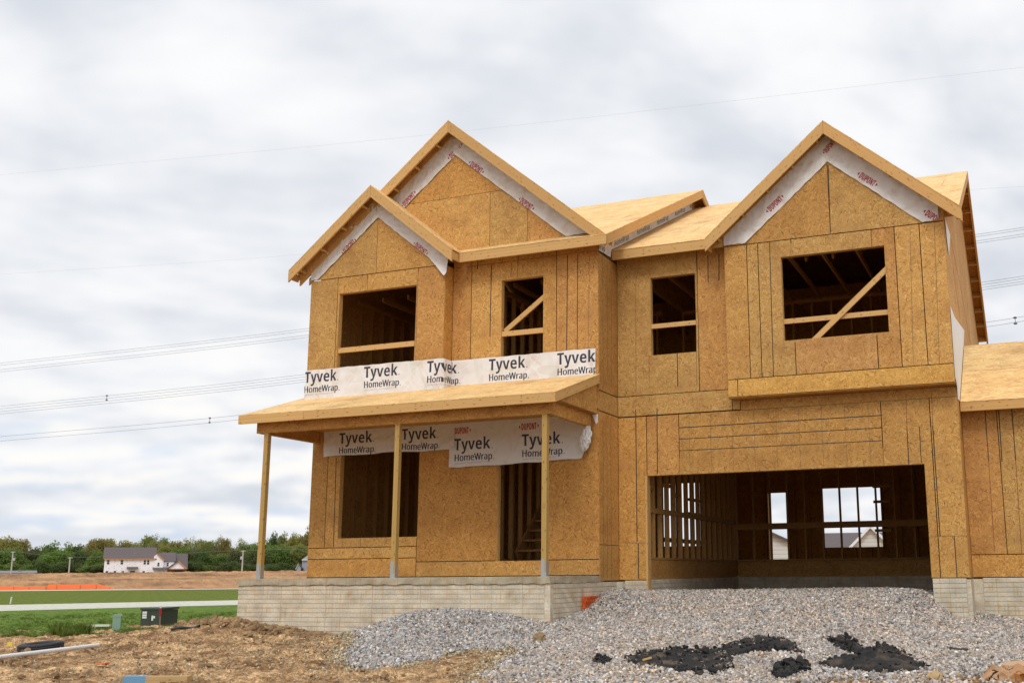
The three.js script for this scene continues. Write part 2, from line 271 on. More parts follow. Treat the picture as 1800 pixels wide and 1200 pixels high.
function osbBox(x0, y0, z0, x1, y1, z1, off) { // uv from the wall
  const g = bx(x0, y0, z0, x1, y1, z1, 'osb'), p = g.attributes.position, n = g.attributes.normal, u = g.attributes.uv;
  for (let i = 0; i < p.count; i++) { const a = Math.abs(n.getX(i)) > 0.5 ? p.getZ(i) : p.getX(i), b = Math.abs(n.getY(i)) > 0.5 ? p.getZ(i) : p.getY(i); u.setXY(i, a + off[0], b + off[1]); }
  return g;
}
function panelZ(x0, x1, y0, y1, z, holes = [], m) {
  const off = [R0() * 9, R0() * 9], h = GAP / 2; x0 += h; x1 -= h; y0 += h; y1 -= h;
  const xs = [x0, x1], ys = [y0, y1];
  for (const o of holes) { for (const v of [o[0], o[1]]) if (v > x0 && v < x1) xs.push(v); for (const v of [o[2], o[3]]) if (v > y0 && v < y1) ys.push(v); }
  xs.sort((a, b) => a - b); ys.sort((a, b) => a - b);
  const l = [];
  for (let i = 0; i < xs.length - 1; i++) for (let j = 0; j < ys.length - 1; j++) {
    const cx = (xs[i] + xs[i + 1]) / 2, cy = (ys[j] + ys[j + 1]) / 2;
    if (holes.some((o) => cx > o[0] && cx < o[1] && cy > o[2] && cy < o[3])) continue;
    l.push(osbBox(xs[i], ys[j], z - T, xs[i + 1], ys[j + 1], z, off));
  }
  return l.length ? mergeGeometries(l) : null;
}
function wallZ(label, z, breaks, y0, y1, holes, mats) {
  const w = pgroup('sheathed_wall', house, label);
  for (let i = 0; i < breaks.length - 1; i++) {
    const full = holes.filter((o) => o[0] < breaks[i] + 0.01 && o[1] > breaks[i + 1] - 0.01), cuts = full.length ? [[y0, full[0][2] + GAP / 2], [full[0][3] - GAP / 2, y1]] : [[y0, y1]];
    for (const [ya, yb] of cuts) if (yb - ya > 0.03) { const g = panelZ(breaks[i], breaks[i + 1], ya, yb, z + (R0() - 0.5) * 0.002, holes); if (g) part('osb_panel', g, mats ? pick(mats) : pick(M.osb), w); }
  }
  return w;
}
// printed nail lines and taped seams, given as the surveyed ends of each line
function linesZ(w, z, list) {
  for (const [a, b, c, d, kind] of list) {
    const p = onZ(a, b, z), q = onZ(c, d, z), wd = kind === 'faint' ? 0.007 : kind === 'red' ? 0.008 : 0.013 + R0() * 0.004;
    part(kind === 'faint' || kind === 'red' ? 'printed_line' : 'seam_line', bar(p, q, wd, 0.005, V(0, 0, 1)), kind === 'faint' ? M.lineFaint : kind === 'red' ? M.lineRed : M.line, w);
  }
}
const vx = (px, py, z) => onZ(px, py, z).x;

// openings [x0,x1,y0,y1]
const OP = { bay: [-5.42, -3.66, 4.09, 5.60], mid: [-1.98, -1.11, 4.09, 5.58], ent: [0.675, 1.555, 4.085, 5.575], right: [3.24, 5.045, 4.08, 5.60], front: [-5.44, -3.665, 0.83, 2.62], door: [-2.0, -1.11, 0.365, 2.45], garage: [0.575, 5.455, -0.9, 1.86] };
// bay of the first storey, left
let w = wallZ('sheathing of the upper bay on the far end with a wide window opening', zL, [xL, -5.47, -4.78, -3.63, -3.03], 3.1, 5.93, [OP.bay]);
linesZ(w, zL, [[733, 490, 727, 640, 'faint']]);
w = pgroup('sheathed_wall', house);
part('osb_panel', osbBox(-3.03 - T, 3.1, 0, -3.03, 5.93, zL - T - 0.001, [2, 3]), M.osb[3], w);
part('osb_panel', osbBox(xL, 3.1, 0, xL + T, 5.93, zL - T - 0.001, [5, 1]), M.osb[1], w);
part('bay_floor', osbBox(xL + T, 3.1, 0.01, -3.03 - T, 3.12, zL - T - 0.001, [5, 1]), M.osb[1], house);
// middle wall, first storey
w = wallZ('sheathing of the recessed upper wall with a narrow window opening', zP, [-3.03, vx(828, 540, 0), vx(910, 480, 0), vx(978, 540, 0), 0], 3.0, 6.1, [OP.mid]);
linesZ(w, zP, [[863.7, 465, 861, 592], [943.7, 457, 943.7, 481, 'faint'], [997.5, 449, 996, 616], [1015.5, 447, 1014.5, 614], [899, 461, 898, 487, 'faint'], [798, 472, 1049, 440, 'faint'], [840, 456, 839, 473], [1036, 445, 1034, 612, 'faint']]);
// return wall facing the drive
w = pgroup('sheathed_wall', house, 'narrow side wall of the porch wing facing the drive');
for (const [y0, y1, mm] of [[0.0, 0.62, 0], [0.62, 2.965, 3], [2.975, 3.335, 4], [3.345, 6.3, 2]]) part('osb_panel', osbBox(-T, y0 + 0.005, zG, 0, y1 - 0.005, -T - 0.002, [y0 * 3, 2]), M.osb[mm], w);
for (const [z, y0, y1] of [[-0.2, 3.4, 6.0], [-0.42, 3.6, 6.0], [-0.62, 3.5, 6.0], [-0.18, 0.05, 2.9], [-0.36, 0.05, 2.5], [-0.55, 0.05, 2.9]]) part('printed_line', bar(V(0, y0, z), V(0, y1, z), 0.009, 0.005, V(1, 0, 0)), M.lineFaint, w);
// recessed wall above the garage, first storey
w = wallZ('recessed upper wall between the gables with a small window opening', zG, [0, vx(1225, 470, zG), 2.3], 3.345, 6.1, [OP.ent]);
linesZ(w, zG, [[1188, 457, 1188, 478, 'faint'], [1225, 452, 1226, 496], [1244.5, 449, 1245, 496], [1264, 446, 1264, 493], [1117.5, 495, 1118, 690, 'faint'], [1190.5, 621, 1191.5, 679], [1223, 480, 1225, 676, 'faint'], [1141, 625, 1141, 683, 'faint']]);
w = wallZ('floor band of sheathing above the garage', zG, [0, 2.2, 2.35], 2.965, 3.345, [], [M.osbPink, M.osb[4]]);
part('osb_panel', panelZ(2.35, xR, 2.948, 3.132, zG), M.osb[2], w);
// garage front wall
const gb = [0, vx(1136.5, 760, zG), vx(1193.5, 760, zG), vx(1551, 760, zG), vx(1640, 800, zG), xR];
w = wallZ('garage front wall of tan sheathing round the wide door opening', zG, gb, 0.005, 2.955, [OP.garage]);
for (const py of [0]) {
  const hl = [[1193.5, 751.7, 1551.7, 729.7], [1193.5, 771.7, 1551.9, 751.5], [1194, 792, 1552.5, 774]];
  linesZ(w, zG, hl);
  for (let k = 1; k < 10; k++) { const x = 0.985 + 0.4 * k; if (x < 4.75) part('printed_line', bar(V(x, 1.88, zG), V(x, 2.93, zG), 0.006, 0.005, V(0, 0, 1)), M.lineFaint, w); }
}
linesZ(w, zG, [[1117.5, 720, 1120, 952], [1155, 717, 1155.7, 833], [1092, 953.5, 1137, 954, 'faint'], [1122, 955, 1122.5, 1017], [1593, 692, 1594.7, 752, 'red'], [1594.7, 752, 1598, 815], [1616.6, 750, 1620, 813], [1638, 690, 1640, 748, 'red'], [1640, 748, 1653, 942], [1637, 943, 1699, 941, 'faint'], [1678, 942, 1683, 1015]]);
// projecting bay over the garage
w = wallZ('projecting upper wall over the garage with a wide braced window opening', zR, [2.205, vx(1316, 550, zR), vx(1336, 550, zR), vx(1399, 630, zR), vx(1543, 610, zR), vx(1581, 550, zR), vx(1626, 550, zR), xR], 3.462, 5.91, [OP.right]);
linesZ(w, zR, [[1353, 426, 1360, 661], [1531.5, 405, 1533, 432, 'faint'], [1400, 612, 1543, 596, 'faint'], [1480, 640, 1480, 592, 'faint'], [1600, 402, 1606, 640, 'faint'], [1643, 395, 1652, 640, 'faint']]);
for (const m of w.children) { if (m.name !== 'osb_panel') continue; m.geometry.computeBoundingBox(); const b = m.geometry.boundingBox; if (Math.abs(b.min.x - vx(1399, 630, zR)) < 0.02) m.material = M.osb[4]; }
part('sill_panel', osbBox(vx(1401, 630, zR), 3.47, zR - 0.001, vx(1542, 610, zR), 4.07, zR + 0.004, [1, 4]), M.osbPink, w);
w = wallZ('pale floor band at the bottom of the projecting upper wall', zR, [2.205, vx(1297, 680, zR), xR], 3.147, 3.462, [], [M.osbYellow]);
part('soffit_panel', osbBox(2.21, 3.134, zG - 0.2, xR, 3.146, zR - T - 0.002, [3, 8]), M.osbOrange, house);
part('sheathed_wall', osbBox(2.205, 3.147, zG, 2.205 + T, 5.91, zR - T - 0.002, [7, 7]), M.osb[0], house);
// porch wall, ground storey
w = wallZ('sheathing round the front window under the porch', zP, [xL, vx(573, 880, 0), -3.68], 0.655, 3.0, [OP.front], [M.osb[2], M.osb[0], M.osb[3]]);
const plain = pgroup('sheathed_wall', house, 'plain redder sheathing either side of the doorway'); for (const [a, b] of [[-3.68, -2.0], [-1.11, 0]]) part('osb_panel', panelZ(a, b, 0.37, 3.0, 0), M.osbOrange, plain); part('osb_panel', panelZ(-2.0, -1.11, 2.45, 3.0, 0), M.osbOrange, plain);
for (const [a, b, y0, y1, mm] of [[xL, -3.68, 0.445, 0.655, 1], [xL, -3.68, 0.1, 0.445, 3], [-3.68, -1.1, 0.1, 0.37, 0], [-1.1, 0, 0.1, 0.37, 2]]) part('osb_panel', panelZ(a, b, y0, y1, 0), M.osb[mm], w);
linesZ(w, zP, [[590.7, 805, 585.5, 961], [601, 944, 601, 962, 'faint'], [633, 944, 633, 961, 'faint']]);
// wing at the right
w = wallZ('sheathed wall of the lower wing at the right edge', zW, [xR, vx(1762, 850, zW), 7.85, 9.07, 10.3, 12], 0.375, 2.95, []);
linesZ(w, zW, [[1732, 721, 1738.5, 810], [1738.5, 810, 1749, 970, 'red'], [1756, 720, 1762, 811], [1779, 718, 1786, 809], [1786, 809, 1797, 975, 'red']]);
part('backing_board', bx(xR + 0.02, -0.1, zW - 0.14, 12, 3.0, zW - 0.12, 'osb'), M.osbIn, house);  // added board behind the wing sheathing, hides sky in the panel gaps
part('osb_panel', panelZ(xR, 7.6, 0.005, 0.375, zW), M.osb[3], w); part('osb_panel', panelZ(7.6, 12, 0.005, 0.375, zW), M.osb[0], w);
part('osb_panel', osbBox(xR - T, 0.005, zW, xR, 2.95, zG - T - 0.002, [3, 3]), M.osb[3], w);
// gables
const GB = { bay: { xc: -4.575, ya: 7.64, s: 0.82, half: 1.86, zw: zL, zf: 0.62, ze: 0.36, zb: -2.84 }, big: { xc: -3.04, ya: 8.86, s: 0.825, half: 3.34, zw: 0, zf: 0.33, ze: 0.29, zb: -5.38 }, right: { xc: 4.15, ya: 7.91, s: 0.855, half: 2.21, zw: zR, zf: -0.31, ze: -0.62, zb: -4.4 } };
const gy = (g, x) => g.ya - g.s * Math.abs(x - g.xc);
function gableWall(g, x0, x1, y0, splits, label, ysplit) {
  const wl = pgroup('gable_wall', house, label), d = 0.03, xb = [x0, ...splits, x1], h = GAP * 0.3;
  const cut = (xa, xz, lo, hi) => { // region between lo and min(hi, roof)
    const top = [], N = [xa, g.xc, xz].filter((v, i) => i !== 1 || (g.xc > xa && g.xc < xz));
    const pts = []; const f = (x) => Math.min(hi, gy(g, x) - d);
    const xs = new Set(N); for (const sgn of [-1, 1]) { const xi = g.xc + sgn * (g.ya - d - hi) / g.s; if (xi > xa && xi < xz) xs.add(xi); const xl = g.xc + sgn * (g.ya - d - lo) / g.s; if (xl > xa && xl < xz) xs.add(xl); }
    for (const x of [...xs].sort((a, b) => b - a)) if (f(x) > lo - 1e-6) top.push([x, f(x)]);
    if (top.length < 2) return; pts.push([top[top.length - 1][0], lo], [top[0][0], lo], ...top);
    const q = pts.filter((p, i) => { const n = pts[(i + 1) % pts.length]; return Math.hypot(p[0] - n[0], p[1] - n[1]) > 1e-4; });
    if (q.length > 2) part('osb_panel', polyZ(q, g.zw - T, g.zw), pick(M.osb), wl);
  };
  const ys = [y0, ...(ysplit || []), 99];
  for (let j = 0; j < ys.length - 1; j++) for (let i = 0; i < xb.length - 1; i++) { const sp = j % 2 && splits.length > 1 ? null : 1; if (sp) cut(xb[i] + h, xb[i + 1] - h, ys[j] + h, ys[j + 1] - h); else if (i === 0) cut(x0 + h, x1 - h, ys[j] + h, ys[j + 1] - h); }
  return wl;
}
let gw = gableWall(GB.bay, xL, -3.03, 5.935, [vx(663, 420, zL)], 'sheathing of the low front gable');
gw = gableWall(GB.big, xL, 0, 6.05, [vx(861, 380, 0), vx(927, 400, 0)], 'sheathing of the tall front gable', [7.38]);
gw = gableWall(GB.right, 2.205, xR, 5.915, [vx(1457, 350, zR)], 'sheathing of the gable over the garage');
linesZ(gw, zR, [[1456, 290, 1460, 408]]);

// ---- roofs
function roofPlane(parent, a, b, c, d, along, up, mats = M.osbRoof) { // a eave start, b eave end, c ridge end, d ridge start
  const L = a.distanceTo(b), S = a.distanceTo(d), nrm = b.clone().sub(a).cross(d.clone().sub(a)).normalize(); if (nrm.y < 0) nrm.negate();
  const rows = Math.max(1, Math.round(S / up)), e = 0.004;
  const P = (u, v) => a.clone().lerp(b, u).lerp(d.clone().lerp(c, u), v), dn = nrm.clone().multiplyScalar(-0.0165);
  part('roof_light_seal', block(P(0.001, 0.001).add(dn), P(0.999, 0.001).add(dn), P(0.999, 0.999).add(dn), P(0.001, 0.999).add(dn), nrm.clone().multiplyScalar(-0.004)), M.osbOrange, parent);  // added sheet under the panels, stops sky light leaking through their gaps
  for (let r = 0; r < rows; r++) {
    const v0 = r / rows + (r ? e / S : 0), v1 = (r + 1) / rows - (r < rows - 1 ? e / S : 0), st = []; let u = r % 2 ? 0.5 * along / L : 0;
    st.push(0); while (true) { u += u === 0 ? along / L : along / L; const q = r % 2 && st.length === 1 ? 0.5 * along / L : st[st.length - 1] + along / L; if (q > 0.999) break; st.push(q); if (st.length > 40) break; } st.push(1);
    for (let i = 0; i < st.length - 1; i++) { const u0 = st[i] + (i ? e / L : 0), u1 = st[i + 1] - (i < st.length - 2 ? e / L : 0), li = nrm.clone().multiplyScalar((R0() - 0.3) * 0.003); part('roof_panel', block(P(u0, v0).add(li), P(u1, v0).add(li), P(u1, v1).add(li), P(u0, v1).add(li), nrm.clone().multiplyScalar(-0.012)), pick(mats), parent); }
  }
}
function gableRoof(g, label) {
  const r = pgroup('gable_roof', house, label), c = 1 / Math.hypot(1, g.s);
  for (const sg of [-1, 1]) {
    const xe = g.xc + sg * g.half, ye = g.ya - g.s * g.half;
    roofPlane(r, V(xe, ye, g.zf), V(xe, ye, g.ze), V(g.xc, g.ya, g.zb), V(g.xc, g.ya, g.zf), 2.44, 1.22);
    const nrm = V(sg * g.s, 1, 0).multiplyScalar(c), dn = (q, d) => q.clone().addScaledVector(nrm, -d);
    // rake board, plumb cut at the ridge
    const hv = 0.175 / c, f0 = g.zf - 0.04, f1 = g.zf - 0.002, dy = 0.013 / c;
    part('rake_board', polyBoard(xe, ye - dy, g.xc + sg * 0.002, g.ya - dy, hv, f0, f1), pick(M.lumber), r);
    const Ls = g.half / c, n = Math.floor(Ls / 0.61);
    for (let k = 0; k < n + 1; k++) { const t = (0.16 + k * 0.61) / Ls; if (t > 0.97) break; const q = dn(V(lerp(xe, g.xc, t), lerp(ye, g.ya, t), 0), 0.012 + 0.075), u = nrm; part('lookout', bar(V(q.x, q.y, g.zw + 0.04), V(q.x, q.y, f0 - 0.001), 0.038, 0.13, u), pick(M.lumber), r); }
    // inner rafter against the wall and eave board running back
    part('fly_rafter', polyBoard(xe, ye - dy - 0.001, g.xc + sg * 0.003, g.ya - dy - 0.001, hv * 0.6, g.zw + 0.001, g.zw + 0.036), pick(M.lumber), r);
    part('eave_board', bx(Math.min(xe, xe - sg * 0.036) + 0.001, ye - dy - hv * 0.72, g.ze - 0.03, Math.max(xe, xe - sg * 0.036) - 0.001, ye - dy - 0.018, f0 - 0.001), pick(M.lumber), r);
  }
}
function polyBoard(x0, y0, x1, y1, h, z0, z1) { // board between two points with plumb ends
  const a = V(x0, y0, z0), b = V(x1, y1, z0), d = V(0, -h, 0); return block(a, b, b.clone().add(V(0, 0, z1 - z0)), a.clone().add(V(0, 0, z1 - z0)), d);
}
gableRoof(GB.bay, 'roof of the low front gable'); gableRoof(GB.big, 'roof of the tall front gable'); gableRoof(GB.right, 'roof of the gable over the garage');
const SL = 0.48, eA = { z: 0.36, y: 6.105, x0: -6.38, x1: 0.30, zr: -5.85 }, eB = { z: -0.61, y: 6.10, x0: 0.02, x1: 6.30, zr: -6.3 };
for (const [e, label] of [[eA, 'main roof plane of the porch wing'], [eB, 'lower main roof plane over the garage wing']]) {
  const r = pgroup('main_roof', house, label), yr = e.y + SL * (e.z - e.zr), zb = e.zr - (e.z - e.zr), nr = V(0, 1, SL).normalize(), nb = V(0, 1, -SL).normalize();
  const fx = e === eA ? e.x0 : e.x0;
  for (const [xa, xb, zz] of e === eA ? [[-2.72, e.x1, e.z], [fx, -2.72, 0.2]] : [[fx, 2.2, e.z], [2.2, xR, zR - 0.06], [xR, e.x1, e.z]]) { const yy = e.y + SL * (e.z - zz); roofPlane(r, V(xa, yy, zz), V(xb, yy, zz), V(xb, yr, e.zr), V(xa, yr, e.zr), 2.44, 1.22); }
  roofPlane(r, V(fx, e.y, zb), V(e.x1, e.y, zb), V(e.x1, yr, e.zr), V(fx, yr, e.zr), 2.44, 1.22);
  const hv = 0.168;
  part('fascia_board', bx(e === eA ? -2.70 : e.x0, e.y - 0.016 - hv, e.z - 0.04, e === eA ? e.x1 : 2.19, e.y - 0.016, e.z - 0.002), M.lumber[0], r);
  // rake at the right end
  for (const s of [1, -1]) {
    const ze = s > 0 ? e.z - 0.041 : zb + 0.002, ye = e.y + (s > 0 ? SL * 0.041 : 0) - 0.014;
    const a = V(e.x1 - 0.04, ye, ze), b = V(e.x1 - 0.04, yr - 0.014, e.zr - s * -0.002); part('rake_board', block(a, b, b.clone().add(V(0.038, 0, 0)), a.clone().add(V(0.038, 0, 0)), V(0, -0.19, 0)), M.lumber[s > 0 ? 3 : 2], r);
    const xw = e === eA ? 0.02 : xR + 0.002, Ls = Math.hypot(e.z - e.zr, yr - e.y);
    for (let k = 0; k < Ls / 0.61; k++) { const t = (0.3 + k * 0.61) / Ls; if (t > 0.97) break; const zz = lerp(ze, e.zr, t), yy = lerp(ye, yr, t) - 0.1, n = s > 0 ? nr : nb; part('lookout', bar(V(xw, yy, zz), V(e.x1 - 0.041, yy, zz), 0.038, 0.13, n), pick(M.lumber), r); }
  }
}
const roofY = (e, z) => e.y + SL * (z > e.zr ? e.z - z : z - (e.zr - (e.z - e.zr)));
// walls of the two gable ends: the step between the roofs and the right side of the house
{
  const st = pgroup('sheathed_wall', house, 'gable end wall of the higher main roof above the lower one');
  const f = (z) => roofY(eA, z) - 0.03;
  part('osb_panel', polyX([[-0.015, 5.9], [-0.015, f(-0.015)], [eA.zr, f(eA.zr)], [zBack, f(zBack)], [zBack, 5.9]], -T, 0), M.osb[1], st);
  const rs = pgroup('sheathed_wall', house, 'long side wall of the house facing right'), fb = (z) => roofY(eB, z) - 0.03;
  const cuts = [zR - T - 0.002, -2.4, -3.6, -4.85, -6.05, -7.3, -8.5, -9.7, -10.9, zBack];
  for (let i = 0; i < cuts.length - 1; i++) {
    const a = cuts[i] - GAP / 2, b = cuts[i + 1] + GAP / 2, top = [[a, fb(a)]]; if (eB.zr < a && eB.zr > b) top.push([eB.zr, fb(eB.zr)]); top.push([b, fb(b)]);
    part('osb_panel', polyX([[a, 3.15], ...top, [b, 3.15]], xR - T, xR), M.osb[[1, 3, 1, 0, 3, 1, 4, 0, 1][i]], rs);
    if (i > 0) part('osb_panel', osbBox(xR - T, -0.1, b, xR, 3.14, a, [i, 2]), M.osb[2], rs);
  }
  part('osb_panel', osbBox(xR - T, 0.005, -2.4, xR, 3.14, zW - 0.02, [1, 2]), M.osb[2], rs);
  for (const [a, b, c, d] of [[1672, 420, 1692, 520], [1692, 520, 1705, 600], [1676, 470, 1688, 560]]) { const P = (px, py) => { const r = ray(px, py); return r.multiplyScalar((xR - CAM.x) / r.x).add(CAM); }; part('printed_line', bar(P(a, b), P(c, d), 0.02, 0.004, V(1, 0, 0)), M.lineFaint, rs); }
}
// rear and left walls
{
  const rear = pgroup('sheathed_wall', house, 'rear wall seen through the garage'), ho = [[-3.25, -1.5, 0.86, 2.64], [0.2, 0.72, 0.45, 2.27], [1.715, 3.27, 0.75, 2.34]];
  part('osb_panel', panelZ(xL - 0.01, -0.593, 0, 6.2, zBack + T, ho), M.osbIn, rear); part('osb_panel', panelZ(-0.607, 1.307, 0, 6.2, zBack + T, ho), M.osbIn, rear); part('osb_panel', panelZ(1.293, xR + 0.01, 0, 6.2, zBack + T, ho), M.osbIn, rear);
  for (const o of ho) { part('window_jamb', bx(o[0] - 0.04, o[2], zBack + 0.012, o[0], o[3], zBack + 0.12), M.stud, rear); part('window_jamb', bx(o[1], o[2], zBack + 0.012, o[1] + 0.04, o[3], zBack + 0.12), M.stud, rear); part('window_header', bx(o[0] - 0.04, o[3], zBack + 0.012, o[1] + 0.04, o[3] + 0.2, zBack + 0.12), M.stud, rear); if (o[2] > 0.5) part('window_sill', bx(o[0] - 0.04, o[2] - 0.04, zBack + 0.012, o[1] + 0.04, o[2], zBack + 0.12), M.stud, rear); }
  for (let k = 0; k < 30; k++) { const x = -6.0 + k * 0.406; if (!ho.some((o) => x > o[0] - 0.08 && x < o[1] + 0.08)) part('stud', bx(x, 0.36, zBack + 0.013, x + 0.038, 2.97, zBack + 0.102), M.stud, rear); else if (x > 1.7) part('stud', bx(x, 0.36, zBack + 0.013, x + 0.038, 0.70, zBack + 0.102), M.stud, rear); }
  const lw = pgroup('sheathed_wall', house, 'left end wall of the house');
  part('osb_panel', polyX([[-T - 0.001, 0.0], [-T - 0.001, roofY(eA, 0) - 0.05], [eA.zr, roofY(eA, eA.zr) - 0.05], [zBack + T, 6.1], [zBack + T, 0.0]], xL, xL + T), M.osbIn, lw);
  for (let k = 0; k < 16; k++) for (const [y0, y1] of [[0.36, 2.9], [3.36, 5.9]]) part('stud', bx(xL + T + 0.001, y0, -0.14 - k * 0.406, xL + T + 0.09, y1, -0.102 - k * 0.406), M.stud, lw);
}
// floors and ceilings
part('floor_deck', [bx(xL + 0.02, 0.33, zBack + 0.02, -0.02, 0.36, -0.02, 'osb'), bx(-0.019, 0.33, zBack + 0.02, 0.50, 0.36, zG - 0.02, 'osb'), bx(0.501, 0.33, zBack + 0.02, xR - 0.02, 0.36, -7.25, 'osb')], M.osbIn, house);
part('floor_deck', [bx(xL + 0.02, 3.31, zBack + 0.02, -0.02, 3.34, -0.02, 'osb'), bx(-0.019, 3.31, zBack + 0.02, xR - 0.02, 3.34, zG - 0.02, 'osb')], M.osbIn, house);
for (let k = 0; k < 13; k++) part('floor_joist', bx(0.6 + k * 0.42, 3.02, -7.2, 0.64 + k * 0.42, 3.305, zG - 0.02), M.stud, house);
for (let k = 0; k < 20; k++) part('ceiling_joist', bx(-5.9 + k * 0.61, 5.72, -8, -5.862 + k * 0.61, 5.81, zG - 0.05), M.stud, house);
for (let k = 0; k < 8; k++) { const x = 2.5 + k * 0.5; part('truss_web', bar(V(x, 5.8, -1.6), V(x, 7.2, -3.6), 0.038, 0.089), M.stud, house); }
// stud partitions
function partition(label, axis, c, a0, a1, y0, y1, skip = [], block = []) {
  const g = pgroup('stud_partition', house, label), B = (a, b, ya, yb, d0 = 0, d1 = 0.089) => (axis === 'x' ? bx(a, ya, c + d0, b, yb, c + d1) : bx(c + d0, ya, a, c + d1, yb, b));
  for (let a = a0; a < a1 - 0.03; a += 0.406) if (!skip.some((s) => a > s[0] && a < s[1])) part('stud', B(a, a + 0.038, y0 + 0.039, y1 - 0.077), M.stud, g);
  part('plate', B(a0, a1, y0, y0 + 0.038), M.stud, g); part('plate', B(a0, a1, y1 - 0.076, y1), M.stud, g);
  for (const [yb, h, x0, x1] of block) part('blocking', B(x0 ?? a0, x1 ?? a1, yb, yb + h, 0.002, 0.087), M.stud, g);
  return g;
}
let pg = partition('open stud wall along the left side of the garage', 'z', 0.41, -7.2, -1.0, 0.37, 3.0, [], [[1.22, 0.09]]);
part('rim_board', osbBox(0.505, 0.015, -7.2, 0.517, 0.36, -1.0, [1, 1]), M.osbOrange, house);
for (const [z, y] of [[-2.3, 1.75], [-1.35, 2.1], [-1.35, 1.65], [-2.3, 2.05], [-2.9, 1.6]]) part('blocking', bx(0.42, y, z - 0.2, 0.49, y + 0.07, z + 0.17), M.stud, pg);
pg = partition('open stud wall across the back of the garage', 'x', -7.24, 0.51, xR - 0.02, 0.37, 3.0, [], [[1.09, 0.14]]);
part('rim_board', osbBox(0.52, 0.015, -7.252, xR - 0.02, 0.36, -7.241, [4, 1]), M.osbIn, house);
for (const y of [0.98, 1.62, 1.96]) part('blocking', bx(3.72, y, -7.23, 4.08, y + 0.06, -7.16), M.stud, pg);
part('soffit_header', bx(0.52, 2.45, -7.3, xR - 0.02, 3.0, -7.27), M.osbIn, house);
partition('stud wall inside behind the front room', 'x', -4.6, xL + 0.1, -2.4, 0.37, 3.0);
partition('stud wall beside the hall', 'z', -2.45, -4.6, -0.6, 0.37, 3.0);
partition('stud wall of the back room', 'z', -1.15, -10.6, -5.2, 0.37, 3.0, [[-8.6, -8.0]], [[1.92, 0.07, -10.6, -8.7], [1.56, 0.07, -9.6, -8.6], [0.84, 0.1, -10.6, -5.2]]);
partition('upper stud wall', 'x', -4.2, xL + 0.1, -0.2, 3.36, 5.75); partition('upper stud wall beside the landing', 'z', -2.6, -4.1, -0.5, 3.36, 5.75); partition('upper stud wall over the garage', 'x', -4.4, 0.2, xR - 0.1, 3.36, 5.75);
part('backing_board', [bx(xL + 0.1, 0.37, -8.0, -3.4, 3.0, -7.98, 'osb'), bx(xL + 0.1, 3.36, -6.6, xR - 0.1, 6.6, -6.58, 'osb')], M.osbIn, house);
// stairs inside the doorway
{ const st = pgroup('stairs', house); for (const x of [-2.3, -1.4]) part('stair_stringer', bar(V(x, 0.45, -1.4), V(x, 3.2, -4.6), 0.04, 0.26), M.stud, st); for (let k = 0; k < 13; k++) part('stair_tread', bx(-2.28, 0.55 + k * 0.2, -1.65 - k * 0.24, -1.42, 0.59 + k * 0.2, -1.38 - k * 0.24), M.stud, st); }
// framing round the openings, and the braces nailed across them
function jambs(o, z, sill = true) {
  const d0 = z - T - 0.1, d1 = z - T - 0.001, g = pgroup('opening_frame', house);
  part('jamb', bx(o[0] - 0.036, o[2] - 0.038, d0, o[0] + 0.002, o[3], d1), M.lumber[1], g); part('jamb', bx(o[1] - 0.002, o[2] - 0.038, d0, o[1] + 0.036, o[3], d1), M.lumber[2], g);
  part('header', bx(o[0] - 0.036, o[3] - 0.002, d0, o[1] + 0.036, o[3] + 0.24, d1), M.lumber[2], g); if (sill) part('sill', bx(o[0] + 0.003, o[2] - 0.038, d0, o[1] - 0.003, o[2] + 0.002, d1), M.lumber[1], g);
  return g;
}
jambs(OP.bay, zL); jambs(OP.mid, zP); jambs(OP.ent, zG); jambs(OP.right, zR); jambs(OP.front, zP); jambs(OP.door, zP, false);
{ const o = OP.garage, g = pgroup('opening_frame', house, 'frame of the garage door opening'); part('jamb', bx(o[0] - 0.05, -0.45, zG - 0.16, o[0] - 0.012, o[3], zG + 0.012), M.lumber[0], g); part('jamb', bx(o[1] + 0.002, 0.01, zG - 0.16, o[1] + 0.04, o[3], zG - T - 0.001), M.stud, g); part('header', bx(o[0], o[3] - 0.002, zG - 0.16, o[1], o[3] + 0.3, zG - T - 0.001), M.stud, g); }
part('brace', bx(OP.bay[0] + 0.003, 4.405, zL - 0.06, OP.bay[1] - 0.003, 4.505, zL - 0.022), M.lumber[1], house);
part('brace', bx(OP.mid[0] + 0.003, 4.495, zP - 0.06, OP.mid[1] - 0.003, 4.59, zP - 0.022), M.lumber[1], house);
part('brace', bar(V(-1.94, 4.6, -0.08), V(-1.11, 5.20, -0.08), 0.038, 0.09, V(0, 1, 0)), M.lumber[0], house);
part('brace', bx(OP.ent[0] + 0.003, 4.598, zG - 0.06, OP.ent[1] - 0.003, 4.683, zG - 0.022), M.lumber[1], house);
part('brace', bx(OP.right[0] + 0.003, 4.395, zR - 0.095, OP.right[1] - 0.003, 4.482, zR - 0.057), M.lumber[1], house);
part('brace', bar(V(3.74, 4.03, zR - 0.034), V(5.09, 5.21, zR - 0.034), 0.038, 0.092, V(0, 1, 0)), M.lumber[1], house);

